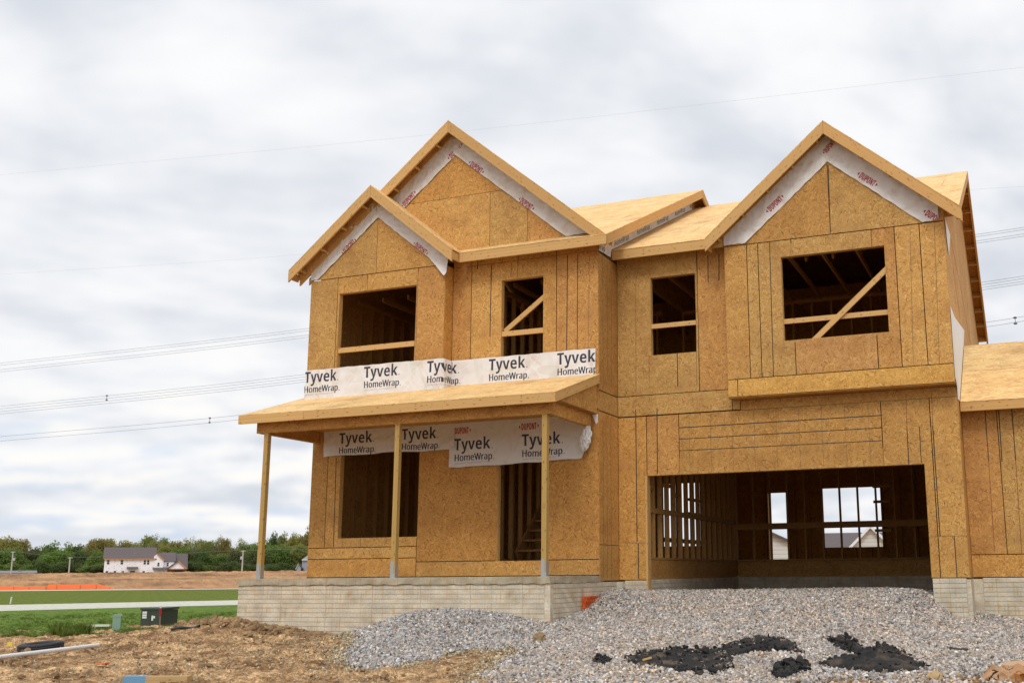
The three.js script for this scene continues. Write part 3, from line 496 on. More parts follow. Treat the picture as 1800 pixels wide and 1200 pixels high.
// ---- porch: slab, beam, posts, roof
const fd = [-6.02, 0.0, 2.0]; // foundation left, right, front
function castWall(name, a, b, y0, y1, out, mat, len = 0.92) { // concrete cast against board forms: courses with real grooves
  const g = [], dir = b.clone().sub(a), L = dir.length(); dir.normalize(); const nrm = out.clone(), P = (u, y, d) => V(a.x + dir.x * u + nrm.x * d, y, a.z + dir.z * u + nrm.z * d);
  g.push(block(P(0, y0, 0), P(L, y0, 0), P(L, y1, 0), P(0, y1, 0), nrm.clone().multiplyScalar(-0.2), [0, y0]));
  const cH = 0.0755, off = R0() * 5;
  for (let y = y1 - 0.004; y > y0; y -= cH) for (let u = 0; u < L - 0.01; u += len) {
    const u0 = u + 0.0012, u1 = Math.min(u + len, L) - 0.0012, t = y - 0.0042, bt = Math.max(y - cH + 0.0042, y0), pr = 0.010 + (R0() - 0.5) * 0.003, ch = 0.0025;
    const q = (uu, yy, d) => P(uu, yy, d), o = (uu, yy) => [uu + off, yy + off];
    const A = q(u0 + ch, bt + ch, pr), B = q(u1 - ch, bt + ch, pr), C = q(u1 - ch, t - ch, pr), D = q(u0 + ch, t - ch, pr), a2 = q(u0, bt, 0), b2 = q(u1, bt, 0), c2 = q(u1, t, 0), d2 = q(u0, t, 0);
    const ua = [o(u0, bt), o(u1, bt), o(u1, t), o(u0, t)];
    g.push(quads([[A, B, C, D, ua], [a2, b2, B, A, ua], [B, b2, c2, C, ua], [D, C, c2, d2, ua], [a2, A, D, d2, ua]]));
  }
  part(name, mergeAll(g), mat, house);
}
castWall('foundation_wall', V(fd[0] + 0.02, 0, fd[2]), V(fd[1] - 0.10, 0, fd[2]), -1.2, -0.02, V(0, 0, 1), M.conc);
castWall('foundation_wall', V(-0.007, 0, fd[2] - 0.1), V(-0.007, 0, zG + 0.13), -1.2, -0.02, V(1, 0, 0), M.conc);
castWall('foundation_wall', V(fd[0], 0, 0), V(fd[0], 0, fd[2] - 0.08), -1.3, -0.02, V(-1, 0, 0), M.conc);
castWall('foundation_wall', V(0.12, 0, zG + 0.012), V(0.545, 0, zG + 0.012), -1.2, -0.003, V(0, 0, 1), M.wing);
castWall('foundation_wall', V(5.47, 0, zG + 0.012), V(xR - 0.06, 0, zG + 0.012), -1.2, -0.003, V(0, 0, 1), M.wing);
castWall('foundation_wall', V(4.4, 0, zG + 0.012), V(5.468, 0, zG + 0.012), -1.2, -0.31, V(0, 0, 1), M.wing);
castWall('foundation_wall', V(xR + 0.16, 0, zW + 0.012), V(12, 0, zW + 0.012), -1.2, -0.003, V(0, 0, 1), M.wing);
castWall('foundation_wall', V(0.53, 0, -1.1), V(0.53, 0, -7.2), -0.8, 0.01, V(1, 0, 0), M.conc);
castWall('foundation_wall', V(0.53, 0, -7.235), V(xR - 0.2, 0, -7.235), -0.8, 0.01, V(0, 0, 1), M.conc);
// smooth corner pilasters left by the forms
for (const [x0, z0, x1, z1, m] of [[-0.10, fd[2] - 0.1, 0.0, fd[2] + 0.009, M.conc], [0.0, zG + 0.0, 0.12, zG + 0.13, M.wing], [xR - 0.06, zW, xR + 0.012, zG + 0.022, M.wing], [xR + 0.013, zW - 0.1, xR + 0.16, zW + 0.024, M.wing]]) part('foundation_pilaster', bx(x0, -1.2, z0, x1, -0.021, z1), m, house);
part('foundation_wall', [bx(xL + 0.1, -1.2, -0.3, -0.05, 0.32, -0.1), bx(xR - 0.3, -1.2, zBack, xR - 0.03, 0.0, zW - 0.2), bx(xL + 0.1, -1.2, zBack, xR - 0.3, 0.0, zBack + 0.2)], M.conc, house);
{ // porch slab with a slightly ragged lip
  const g = new THREE.BoxGeometry(6.03, 0.108, 2.06, 120, 3, 30).translate(-3.01, 0.036, 1.005), p = g.attributes.position, nn = g.attributes.normal, u = g.attributes.uv;
  for (let i = 0; i < p.count; i++) { const x = p.getX(i), y = p.getY(i), z = p.getZ(i); p.setXYZ(i, x + 0.006 * n3(x * 3, y * 9, z * 3), y + (y < 0.02 ? 0.012 * n2(x * 4, z * 4) : 0.003 * n2(x * 2, z * 2)), z + 0.007 * n3(x * 4, y * 12, z)); u.setXY(i, Math.abs(nn.getX(i)) > 0.5 ? z : x, Math.abs(nn.getY(i)) > 0.5 ? z : y); }
  g.computeVertexNormals(); part('porch_slab', g, M.slab, house);
}
const bm = { x0: -6.06, x1: -0.15, z: 1.71 };
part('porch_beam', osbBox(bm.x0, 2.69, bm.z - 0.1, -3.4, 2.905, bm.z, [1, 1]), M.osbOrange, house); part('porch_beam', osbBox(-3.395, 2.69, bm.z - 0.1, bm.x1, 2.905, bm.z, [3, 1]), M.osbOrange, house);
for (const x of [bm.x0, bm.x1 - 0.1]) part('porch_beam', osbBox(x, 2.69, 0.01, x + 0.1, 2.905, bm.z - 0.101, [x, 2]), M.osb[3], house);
part('added_porch_ceiling', osbBox(bm.x0 + 0.01, 2.906, 0.01, bm.x1 + 0.1, 2.916, bm.z + 0.1, [4, 2]), M.osbOrange, house);  // panel added to keep the space under the porch roof dark
for (const [i, x] of [-5.845, -3.065, -0.262].entries()) {
  const p = part('porch_post', bx(x - 0.0445, 0.16, bm.z - 0.0945, x + 0.0445, 2.689, bm.z - 0.0055), M.post, house);
  part('post_base', [bx(x - 0.047, 0.09, bm.z - 0.097, x + 0.047, 0.158, bm.z - 0.003), bx(x - 0.0475, 0.159, bm.z - 0.0975, x - 0.0455, 0.32, bm.z - 0.0025), bx(x + 0.0455, 0.159, bm.z - 0.0975, x + 0.0475, 0.32, bm.z - 0.0025), bx(x - 0.0455, 0.159, bm.z - 0.0048, x + 0.02, 0.36, bm.z - 0.003)], M.steel, p);
  if (i === 2) part('cut_mark', new THREE.CylinderGeometry(0.034, 0.03, 0.006, 9).rotateX(Math.PI / 2).scale(0.7, 1.4, 1).translate(x - 0.004, 1.21, bm.z - 0.003), M.stud, p);
}
{
  const r = pgroup('porch_roof', house, 'low shed roof over the porch'), ze = 1.9, ye = 3.012, zw = 0.0, yw = 3.63, xl = -6.33, xr = 0.02;
  roofPlane(r, V(xl, ye, ze), V(xr, ye, ze), V(xr, yw, zw), V(xl, yw, zw), 2.44, 0.98);
  part('fascia_board', bx(xl, ye - 0.16, ze - 0.04, -4.9, ye - 0.012, ze - 0.002), M.lumber[1], r); part('fascia_board', bx(-4.895, ye - 0.16, ze - 0.04, xr, ye - 0.012, ze - 0.002), M.lumber[0], r);
  for (const x of [xl + 0.002, xr - 0.04]) { const s = (yw - ye) / (ze - zw), a = V(x, ye + s * 0.042 - 0.014, ze - 0.042), b = V(x, yw - 0.014, zw + 0.012); part('rake_board', block(a, b, b.clone().add(V(0.038, 0, 0)), a.clone().add(V(0.038, 0, 0)), V(0, -0.155, 0)), M.lumber[x > -1 ? 1 : 2], r); }
  part('end_panel', polyX([[1.76, 2.917], [0.012, 2.917], [0.012, 3.46], [1.78, 2.93]], -0.045, -0.032), M.osb[0], r);
}
// wing roof
{
  const r = pgroup('wing_roof', house, 'pale sheathed roof of the lower wing'), ze = -1.29, ye = 2.915, zr = -3.9, yr = 4.395;
  roofPlane(r, V(xR + 0.02, ye, ze), V(12, ye, ze), V(12, yr, zr), V(xR + 0.02, yr, zr), 2.44, 1.22);
  roofPlane(r, V(xR + 0.02, ye, -6.5), V(12, ye, -6.5), V(12, yr, zr), V(xR + 0.02, yr, zr), 2.44, 1.22);
  part('fascia_board', bx(xR + 0.015, ye - 0.165, ze - 0.04, 12, ye - 0.014, ze - 0.002), M.lumber[3], r);
}

// ---------------------------------------------------------------- house wrap: white membrane with its print, stapled to the walls
function wrapCanvas(Lm, Hm, print, seed, grey = 0) {
  const W = 2048, h = Math.max(64, Math.min(1024, Math.round(W * Hm / Lm))), r = rng(seed), k = W / Lm, ky = h / Hm;
  const t = canvasTex(W, h, (c) => {
    c.fillStyle = `rgb(${236 - grey},${234 - grey},${231 - grey})`; c.fillRect(0, 0, W, h);
    for (let i = 0; i < 130; i++) { c.fillStyle = `rgba(${170 + r() * 30 | 0},${150 + r() * 25 | 0},${120 + r() * 20 | 0},${0.04 + r() * 0.10})`; c.beginPath(); c.ellipse(r() * W, r() * h, 10 + r() * 90, 4 + r() * 26, r() * 3, 0, 7); c.fill(); }
    for (let i = 0; i < 50; i++) { c.fillStyle = 'rgba(110,95,80,0.5)'; c.fillRect(r() * W, r() * h, 2, 3); }
    c.save(); c.scale(k, ky); print(c); c.restore();
  });
  t.wrapS = t.wrapT = THREE.ClampToEdgeWrapping; return t;
}
function word(c, text, x, base, cap, width, color, weight = 'bold') { // set to a cap height and a width, both in metres
  c.save(); c.translate(x, base); c.scale(cap / 72, cap / 72); c.font = `${weight} 100px sans-serif`; c.fillStyle = color; const w = c.measureText(text).width; c.scale(width * 72 / cap / w, 1); c.fillText(text, 0, 0); c.restore();
}
const INK = 'rgb(50,48,66)', RED = 'rgb(166,16,40)';
function mark(c, x, top, scale = 1, withTop = true) {
  if (withTop) word(c, 'Tyvek', x, top + 0.235 * scale, 0.215 * scale, 0.76 * scale, INK);
  c.fillStyle = INK; c.beginPath(); c.arc(x + 0.795 * scale, top + 0.225 * scale, 0.010, 0, 7); c.fill();
  word(c, 'HomeWrap', x - 0.0, top + 0.435 * scale, 0.125 * scale, 0.80 * scale, INK, '');
  word(c, 'HomeWrap', x + 0.009, top + 0.435 * scale, 0.125 * scale, 0.80 * scale, INK, '');
  c.beginPath(); c.arc(x + 0.83 * scale, top + 0.43 * scale, 0.009, 0, 7); c.fill();
  c.fillStyle = 'rgba(90,90,105,0.45)'; c.fillRect(x + 0.02, top + 0.468 * scale, 0.30, 0.006); c.fillRect(x + 0.36, top + 0.468 * scale, 0.36, 0.006); c.fillRect(x + 0.02, top + 0.485 * scale, 0.22, 0.005); c.fillRect(x + 0.28, top + 0.485 * scale, 0.3, 0.005);
}
function oval(c, x, y, L = 0.30, flip = 0) { // small red maker's mark between two arrow heads
  c.save(); c.translate(x, y); c.rotate(flip); const h = L * 0.30; for (const e of [-0.002, 0.002]) word(c, 'DUPONT', -L * 0.37 + e, h * 0.48, h * 0.96, L * 0.74, RED);
  c.fillStyle = RED; for (const s of [-1, 1]) { c.beginPath(); c.moveTo(s * L * 0.5, 0); c.lineTo(s * L * 0.42, -h * 0.3); c.lineTo(s * L * 0.42, h * 0.3); c.fill(); } c.restore();
}
const wrapMat = (t) => std({ map: t, roughness: 0.6, side: THREE.DoubleSide, color: lin(0.92, 0.92, 0.93) });
function gridMesh(nu, nv, fn) { // fn(u,v) -> [x,y,z]; u,v 0..1, v down
  const p = [], uv = [], ix = [];
  for (let j = 0; j <= nv; j++) for (let i = 0; i <= nu; i++) { const q = fn(i / nu, j / nv); p.push(q[0], q[1], q[2]); uv.push(i / nu, 1 - j / nv); }
  for (let j = 0; j < nv; j++) for (let i = 0; i < nu; i++) { const a = j * (nu + 1) + i, b = a + 1, c = a + nu + 1, d = c + 1; ix.push(a, c, b, b, c, d); }
  const g = new THREE.BufferGeometry(); g.setAttribute('position', new THREE.Float32BufferAttribute(p, 3)); g.setAttribute('uv', new THREE.Float32BufferAttribute(uv, 2)); g.setIndex(ix); g.computeVertexNormals(); return g;
}
const wr = (u, v, k) => 0.5 * n2(u * 2.2 + k, v * 3) + 0.35 * (1 - 2 * Math.abs(n2(u * 3 + v * 3 + k * 2, v * 2 - u))) + 0.25 * n2(u * 9 + k, v * 9); // soft folds

{ // strip along the foot of the upper wall
  const Ls = [3.09, 0.3, 2.97], L = 6.36, top = 4.105, bot = 3.50, Hh = 0.60;
  const t = wrapCanvas(L, Hh, (c) => { for (const s of [-0.02, 1.365, 2.765, 4.2, 5.60]) mark(c, s, 0.012); }, 51);
  const g = gridMesh(260, 12, (u, v) => {
    const s = u * L; let x, z, nx = 0, nz = 1;
    if (s < Ls[0]) { x = xL - 0.012 + s; z = zL; } else if (s < Ls[0] + Ls[1]) { x = -3.03; z = zL - (s - Ls[0]); nx = 1; nz = 0; } else { x = -3.03 + (s - Ls[0] - Ls[1]); z = 0; }
    const d = 0.012 + 0.013 * (wr(s, v * 0.6, 3) + 0.5);
    const y = top - v * Hh + (v === 0 ? 0.006 * n2(s * 3, 1) : 0);
    return [x + nx * d + (s > Ls[0] + Ls[1] - 0.001 && s < Ls[0] + Ls[1] + 0.02 ? 0.012 : 0), y, z + nz * d];
  });
  const m = part('house_wrap', g, wrapMat(t), house); m.userData.label = 'white wrap strip along the foot of the upper wall';
}
{ // two sheets sagging under the porch beam; porch shade is greyed into their colour
  const L1 = 2.93, H1 = 0.56;
  const t1 = wrapCanvas(L1, H1, (c) => { mark(c, 0.355, 0.085, 1.0); mark(c, 1.775, 0.085, 1.0); }, 61, 14);
  part('house_wrap', gridMesh(90, 18, (u, v) => { const s = u * L1, x = -5.845 + s + 0.02 * v, e = v * v; return [x, 2.965 - v * (H1 - 0.02 + 0.03 * Math.abs(u - 0.5)) + 0.01 * e * Math.sin(s * 5), 0.022 + 0.012 * (wr(s, v * 0.6, 9) + 0.5) + e * 0.02 * (1 + n2(s * 1.5, 4))]; }), wrapMat(t1), house).userData.label = 'left sheet of white wrap hanging under the porch beam';
  const L2 = 2.86, H2 = 0.88;
  const t2 = wrapCanvas(L2, H2, (c) => { mark(c, 0.10, 0.33, 1.0); mark(c, 1.50, 0.33, 1.02); oval(c, 0.26, 0.205, 0.40); oval(c, 1.65, 0.21, 0.42); }, 67, 14);
  part('house_wrap', gridMesh(100, 26, (u, v) => { const s = u * L2, e = v * v, curl = sstep(0.93, 1, u); return [-3.03 + s + 0.03 * v - curl * 0.05, 2.97 - v * (H2 + 0.01 - 0.06 * u * u - 0.12 * curl) + 0.012 * e * n2(s * 2, 2), 0.014 + 0.010 * (wr(s, v * 0.8, 19) + 0.6) + e * 0.025 * (1 + n2(s * 1.5, 7)) + curl * 0.07]; }), wrapMat(t2), house).userData.label = 'right sheet of white wrap hanging lower under the porch beam';
  const g = new THREE.IcosahedronGeometry(1, 5), p = g.attributes.position; // its end rolled up and crumpled
  for (let i = 0; i < p.count; i++) { const x = p.getX(i), y = p.getY(i), z = p.getZ(i), f = 1 + 0.3 * (1 - 2 * Math.abs(n3(x * 1.4, y * 1.1, z * 1.4))) + 0.16 * n3(x * 3.5, y * 3, z * 3.5); p.setXYZ(i, -0.21 + x * 0.085 * f + 0.04 * y, 2.47 + y * 0.185 * f, 0.12 + z * 0.08 * f); }
  g.computeVertexNormals(); part('house_wrap', g, std({ color: lin(0.72, 0.71, 0.69), roughness: 0.6 }), house).userData.label = 'crumpled white end of the wrap beside the porch beam';
  part('house_wrap', polyZ([[-0.13, 2.9], [-0.012, 2.905], [-0.02, 2.76], [-0.05, 2.72]], 0.012, 0.016), std({ color: lin(0.75, 0.74, 0.72) }), house);
}
function gableBand(g, side, wd, texts, o, seed) {
  const c = 1 / Math.hypot(1, g.s), Ls = g.half / c, xe = g.xc + side * g.half, ye = g.ya - g.s * g.half, z = g.zw + 0.01, extra = o.extra || 0, Lt = Ls + extra;
  const P = (u, v) => side < 0 ? [xe + u * c + v * g.s * c, ye + u * g.s * c - v * c] : [g.xc - extra * c + u * c - v * g.s * c, g.ya + extra * g.s * c - u * g.s * c - v * c];
  const inv = (x, y) => { const dx = side < 0 ? x - xe : x - (g.xc - extra * c), dy = side < 0 ? y - ye : y - (g.ya + extra * g.s * c); return side < 0 ? [dx * c + dy * g.s * c, dx * g.s * c - dy * c] : [dx * c - dy * g.s * c, -dx * g.s * c - dy * c]; };
  const t = wrapCanvas(Lt, wd, (q) => { for (const [px, py, L, fl] of texts) { const w3 = onZ(px, py, z), uv = inv(w3.x, w3.y); oval(q, uv[0], uv[1], L || 0.42, fl || 0); } }, seed, 4);
  const gm = gridMesh(Math.round(Lt * 26), 14, (u, v) => {
    const vv = 0.03 + v * (wd - 0.03) + (v > 0.9 ? 0.007 * n2(u * 9 + seed, 3) : 0);
    let [x, y] = P(u * Lt, vv);
    if (o.flap && side > 0 && u > 0.8) y -= o.flap * (u - 0.8) * 5 * v;
    x = clamp(x, o.x0 + 0.004, o.x1 - 0.004); y = Math.max(y, o.y0 + 0.01 * n2(x * 6, seed)); y = Math.min(y, gy(g, x) - 0.02);
    return [x, y, z + (side > 0 ? 0.004 : 0) + 0.019 * (wr(u * Lt, vv, seed) + 0.5) + (o.flap && u > 0.8 ? 0.09 * (u - 0.8) * 5 * v : 0)];
  });
  part('house_wrap', gm, wrapMat(t), house);
}
gableBand(GB.bay, -1, 0.44, [[613, 433]], { x0: xL, x1: -4.3, y0: 5.94 }, 71);
gableBand(GB.bay, 1, 0.44, [[740, 437]], { x0: -4.62, x1: -2.95, y0: 5.6, flap: 0.10 }, 73);
gableBand(GB.big, -1, 0.47, [[800, 266], [718, 350]], { x0: xL, x1: -2.8, y0: 6.3 }, 75);
gableBand(GB.big, 1, 0.47, [[838, 294], [926, 358]], { x0: -3.1, x1: 0.0, y0: 6.28 }, 77);
gableBand(GB.right, -1, 0.50, [[1362, 358]], { x0: 2.205, x1: 4.4, y0: 5.935 }, 79);
gableBand(GB.right, 1, 0.50, [[1526, 315, 0.43], [1643, 381, 0.42], [1459, 257, 0.34, -1.5]], { x0: 4.05, x1: 5.98, y0: 5.93 }, 81);
{ // band on the step between the two main roofs
  const z0 = 0.02, z1 = eA.zr, L = 6.3, Hh = 0.60, t = wrapCanvas(L, Hh, (c) => { for (const s of [-0.52, 0.83, 2.18, 3.52, 4.87, 6.1]) { word(c, 'HomeWrap', s, 0.545, 0.16, 0.85, 'rgb(62,60,78)', 'bold'); } }, 83, 6);
  part('house_wrap', gridMesh(120, 8, (u, v) => { const z = lerp(z0, z1, u), yt = roofY(eA, z) - 0.03, yb = Math.max(z > eB.z ? lerp(5.93, 5.96, u * 10) : roofY(eB, z) + 0.015, 5.9); return [0.012 + 0.006 * (wr(u * 6, v, 5) + 0.5), lerp(yt, yb, v), z]; }), wrapMat(t), house).userData.label = 'white wrap band on the step between the two main roofs';
}
{ // wrap flashing on the side wall over the wing roof, and a torn flap at the top corner
  const P = (px, py, d = 0.012) => { const r = ray(px, py); const q = r.multiplyScalar((xR + d - CAM.x) / r.x).add(CAM); return [q.z, q.y]; };
  const plain = std({ color: lin(0.76, 0.76, 0.75), roughness: 0.6, side: THREE.DoubleSide });
  part('house_wrap', polyX([[zR - 0.02, 4.42], [-1.6, 4.45], [-4.6, 4.85], [-3.9, 4.42], [-1.31, 2.93], [zG, 2.9], [zG, 3.1], [zR - 0.02, 3.2]].reverse(), xR + 0.006, xR + 0.012), plain, house);
  part('house_wrap', polyX([[zR - 0.1, 6.0], [zR - 1.3, 6.05], [zR - 0.55, 5.45], [zR - 0.3, 5.62]].reverse(), xR + 0.01, xR + 0.015), plain, house);
  part('house_wrap', polyX([[-9.6, 5.0], [-10.4, 5.05], [-10.9, 4.75], [-10.2, 4.6]].reverse(), xR + 0.03, xR + 0.04), plain, house);
}

// ---------------------------------------------------------------- gravel, clods and things lying on the site
const burntOutlines = { // surveyed outlines of the black patches
  small: [[1038, 1166], [1050, 1156], [1066, 1157], [1077, 1166], [1060, 1171]],
  wide: [[1098, 1160], [1122, 1150], [1150, 1147], [1180, 1140], [1215, 1141], [1238, 1146], [1262, 1140], [1284, 1150], [1286, 1178], [1264, 1187], [1232, 1191], [1196, 1184], [1160, 1175], [1118, 1172]],
  arc: [[1256, 1146], [1286, 1131], [1330, 1121], [1376, 1123], [1402, 1135], [1412, 1150], [1396, 1151], [1374, 1146], [1352, 1149], [1318, 1150], [1290, 1158], [1266, 1160]],
  lump: [[1356, 1192], [1368, 1170], [1392, 1165], [1420, 1168], [1422, 1182], [1398, 1188], [1376, 1197]],
  strip: [[1448, 1124], [1476, 1120], [1502, 1124], [1512, 1136], [1528, 1147], [1524, 1158], [1500, 1152], [1478, 1146], [1458, 1132]],
  heap: [[1440, 1172], [1462, 1162], [1494, 1158], [1522, 1146], [1548, 1136], [1572, 1140], [1600, 1156], [1632, 1176], [1612, 1181], [1560, 1186], [1520, 1184], [1470, 1178]],
};
const burnt = Object.fromEntries(Object.entries(burntOutlines).map(([k, l]) => [k, l.map(([a, b]) => gnd(a, b))]));
const inBurnt = (x, z) => { const j = 0.08 * n2(x * 5, z * 5); for (const k in burnt) if (inPoly(x + j, z + j, burnt[k])) return k; return null; };
const dummy = new THREE.Object3D();
function stoneGeo(seed, sub = 0, rough = 0.35) { const g = new THREE.IcosahedronGeometry(1, sub), p = g.attributes.position; for (let i = 0; i < p.count; i++) { const x = p.getX(i), y = p.getY(i), z = p.getZ(i), f = 1 + rough * n3(x * 1.3 + seed, y * 1.3, z * 1.3) + rough * 0.4 * n3(x * 3.2, y * 3.2 + seed, z * 3.2); p.setXYZ(i, x * f, y * f, z * f); } g.computeVertexNormals(); return g; }
{
  const r = rng(101), spots = [];
  const tryAt = (x, z, keep) => {
    if (z < 2.02 && x < 0.02 && x > -6.1) return; if (z < zG && (x < 0.54 || (x > 5.46 && z > zG - 0.2))) { if (!(x > 6.1 && z > zW)) return; } if (x > 6.05 && z < zW + 0.02) return; if (x < 0.53 && z < zG + 0.02) return;
    const jx = x + (z > 2.2 ? (r() - 0.5) * (r() - 0.5) * 2.6 : 0), jz = z + (z > 2.2 ? (r() - 0.5) * (r() - 0.5) * 2.6 : 0);
    if (!gravelAt(jx, jz)) { if (r() > 0.02 * keep) return; } else if (r() > keep * (1 - 0.86 * clamp(muddy(x, z), 0, 1))) return;
    const b = inBurnt(x, z); if (b && r() > (b === 'wide' ? 0.10 : b === 'arc' ? 0.12 : b === 'strip' ? 0.2 : b === 'heap' ? 0.05 : 0.06)) return;
    spots.push([x, z]);
  };
  for (let i = 0; i < 3500; i++) tryAt(6.07 + r() * 2.5, -1.62 + r() * 0.9, 1);
  for (let i = 0; i < 235000; i++) tryAt(-4.4 + r() * 13, 0 - 1.1 + r() * 8.8, 1);
  for (let i = 0; i < 28000; i++) tryAt(0.53 + r() * 5.2, -6 + r() * 5, 1);
  for (let i = 0; i < 9000; i++) { const x = -9 + r() * 9, z = 2.1 + r() * 6; if (!gravelAt(x, z)) { if (r() < 0.16) spots.push([x, z]); } }
  const m = new THREE.InstancedMesh(stoneGeo(3), matte({ color: 0xffffff, roughness: 0.9 }), spots.length), c = new THREE.Color();
  spots.forEach(([x, z], i) => {
    const far = !gravelAt(x, z), s = (far ? 0.010 : 0.0142) * (0.62 + r() * 0.85) * (r() < 0.04 ? 1.5 : 1);
    dummy.position.set(x, H(x, z) + 0.004 + r() * 0.022, z); dummy.rotation.set(r() * 6.3, r() * 6.3, r() * 6.3); dummy.scale.set(s * (0.9 + r() * 0.7), s * (0.55 + r() * 0.4), s * (0.8 + r() * 0.4)); dummy.updateMatrix(); m.setMatrixAt(i, dummy.matrix);
    let k = 0.26 + r() * r() * 0.44 + (r() < 0.12 ? 0.14 : 0), tint = r(); const w = sstep(3.4, 6, z) * 0.25; let col = tint < 0.54 - w ? [1.03, 0.97, 0.91] : tint < 0.82 - w * 0.4 ? [0.97, 0.98, 1.02] : tint < 0.96 ? [1.1, 0.95, 0.78] : [1.08, 0.8, 0.55];
    if (r() < 0.17) k *= 0.45; const dust = far ? 1 : sstep(-0.6, 1.6, x) * (0.55 + 0.45 * n2(x * 0.8, z * 0.8)); col = [col[0] * lerp(0.96, 1.0, dust), col[1] * lerp(0.97, 0.93, dust), col[2] * lerp(1.0, far ? 0.7 : 0.86, dust)]; k *= lerp(1.02, 1.08, dust); c.setRGB(k * col[0] * 1.09, k * col[1] * 1.05, k * col[2] * 0.99); m.setColorAt(i, c);
  });
  m.name = 'gravel'; m.userData.kind = 'stuff'; m.userData.label = 'grey crushed stone covering the drive and heaped against the foundation'; m.userData.category = 'gravel'; m.castShadow = m.receiveShadow = true; scene.add(m);
}
{ // loose earth clods along the foundation and over the bare ground
  const r = rng(131), spots = [];
  for (let i = 0; i < 900; i++) { const x = -6.9 + r() * 3.5, z = 2.05 + Math.abs(r() + r() - 1) * 0.55; if (!gravelAt(x, z)) spots.push([x, z, 0.012 + r() * r() * 0.055]); }
  for (let i = 0; i < 10000; i++) { const x = -14 + r() * 15, z = 0 + r() * 8.5; if (x > -6.1 && z < 2.1) continue; if (n2(x * 0.6, z * 0.8) < -0.15 || gravelAt(x, z)) continue; spots.push([x, z, 0.006 + r() * r() * r() * 0.055]); }
  for (let i = 0; i < 500; i++) { const x = 5 + r() * 3, z = 5 + r() * 2.4; spots.push([x, z, 0.008 + r() * r() * 0.03]); }
  const m = new THREE.InstancedMesh(stoneGeo(9, 1, 0.5), matte({ color: 0xffffff, roughness: 0.97 }), spots.length), c = new THREE.Color();
  spots.forEach(([x, z, s], i) => { dummy.position.set(x, H(x, z) + s * 0.25, z); dummy.rotation.set(r() * 6.3, r() * 6.3, r() * 6.3); dummy.scale.set(s * (0.8 + r() * 0.8), s * (0.6 + r() * 0.4), s * (0.8 + r() * 0.5)); dummy.updateMatrix(); m.setMatrixAt(i, dummy.matrix); const k = 0.6 + r() * 0.7; c.setRGB(0.30 * k, 0.195 * k, 0.105 * k); m.setColorAt(i, c); });
  m.name = 'dirt_clods'; m.userData.kind = 'stuff'; m.userData.label = 'loose brown clods of earth scattered over the bare ground'; m.userData.category = 'soil'; m.castShadow = m.receiveShadow = true; scene.add(m);
}
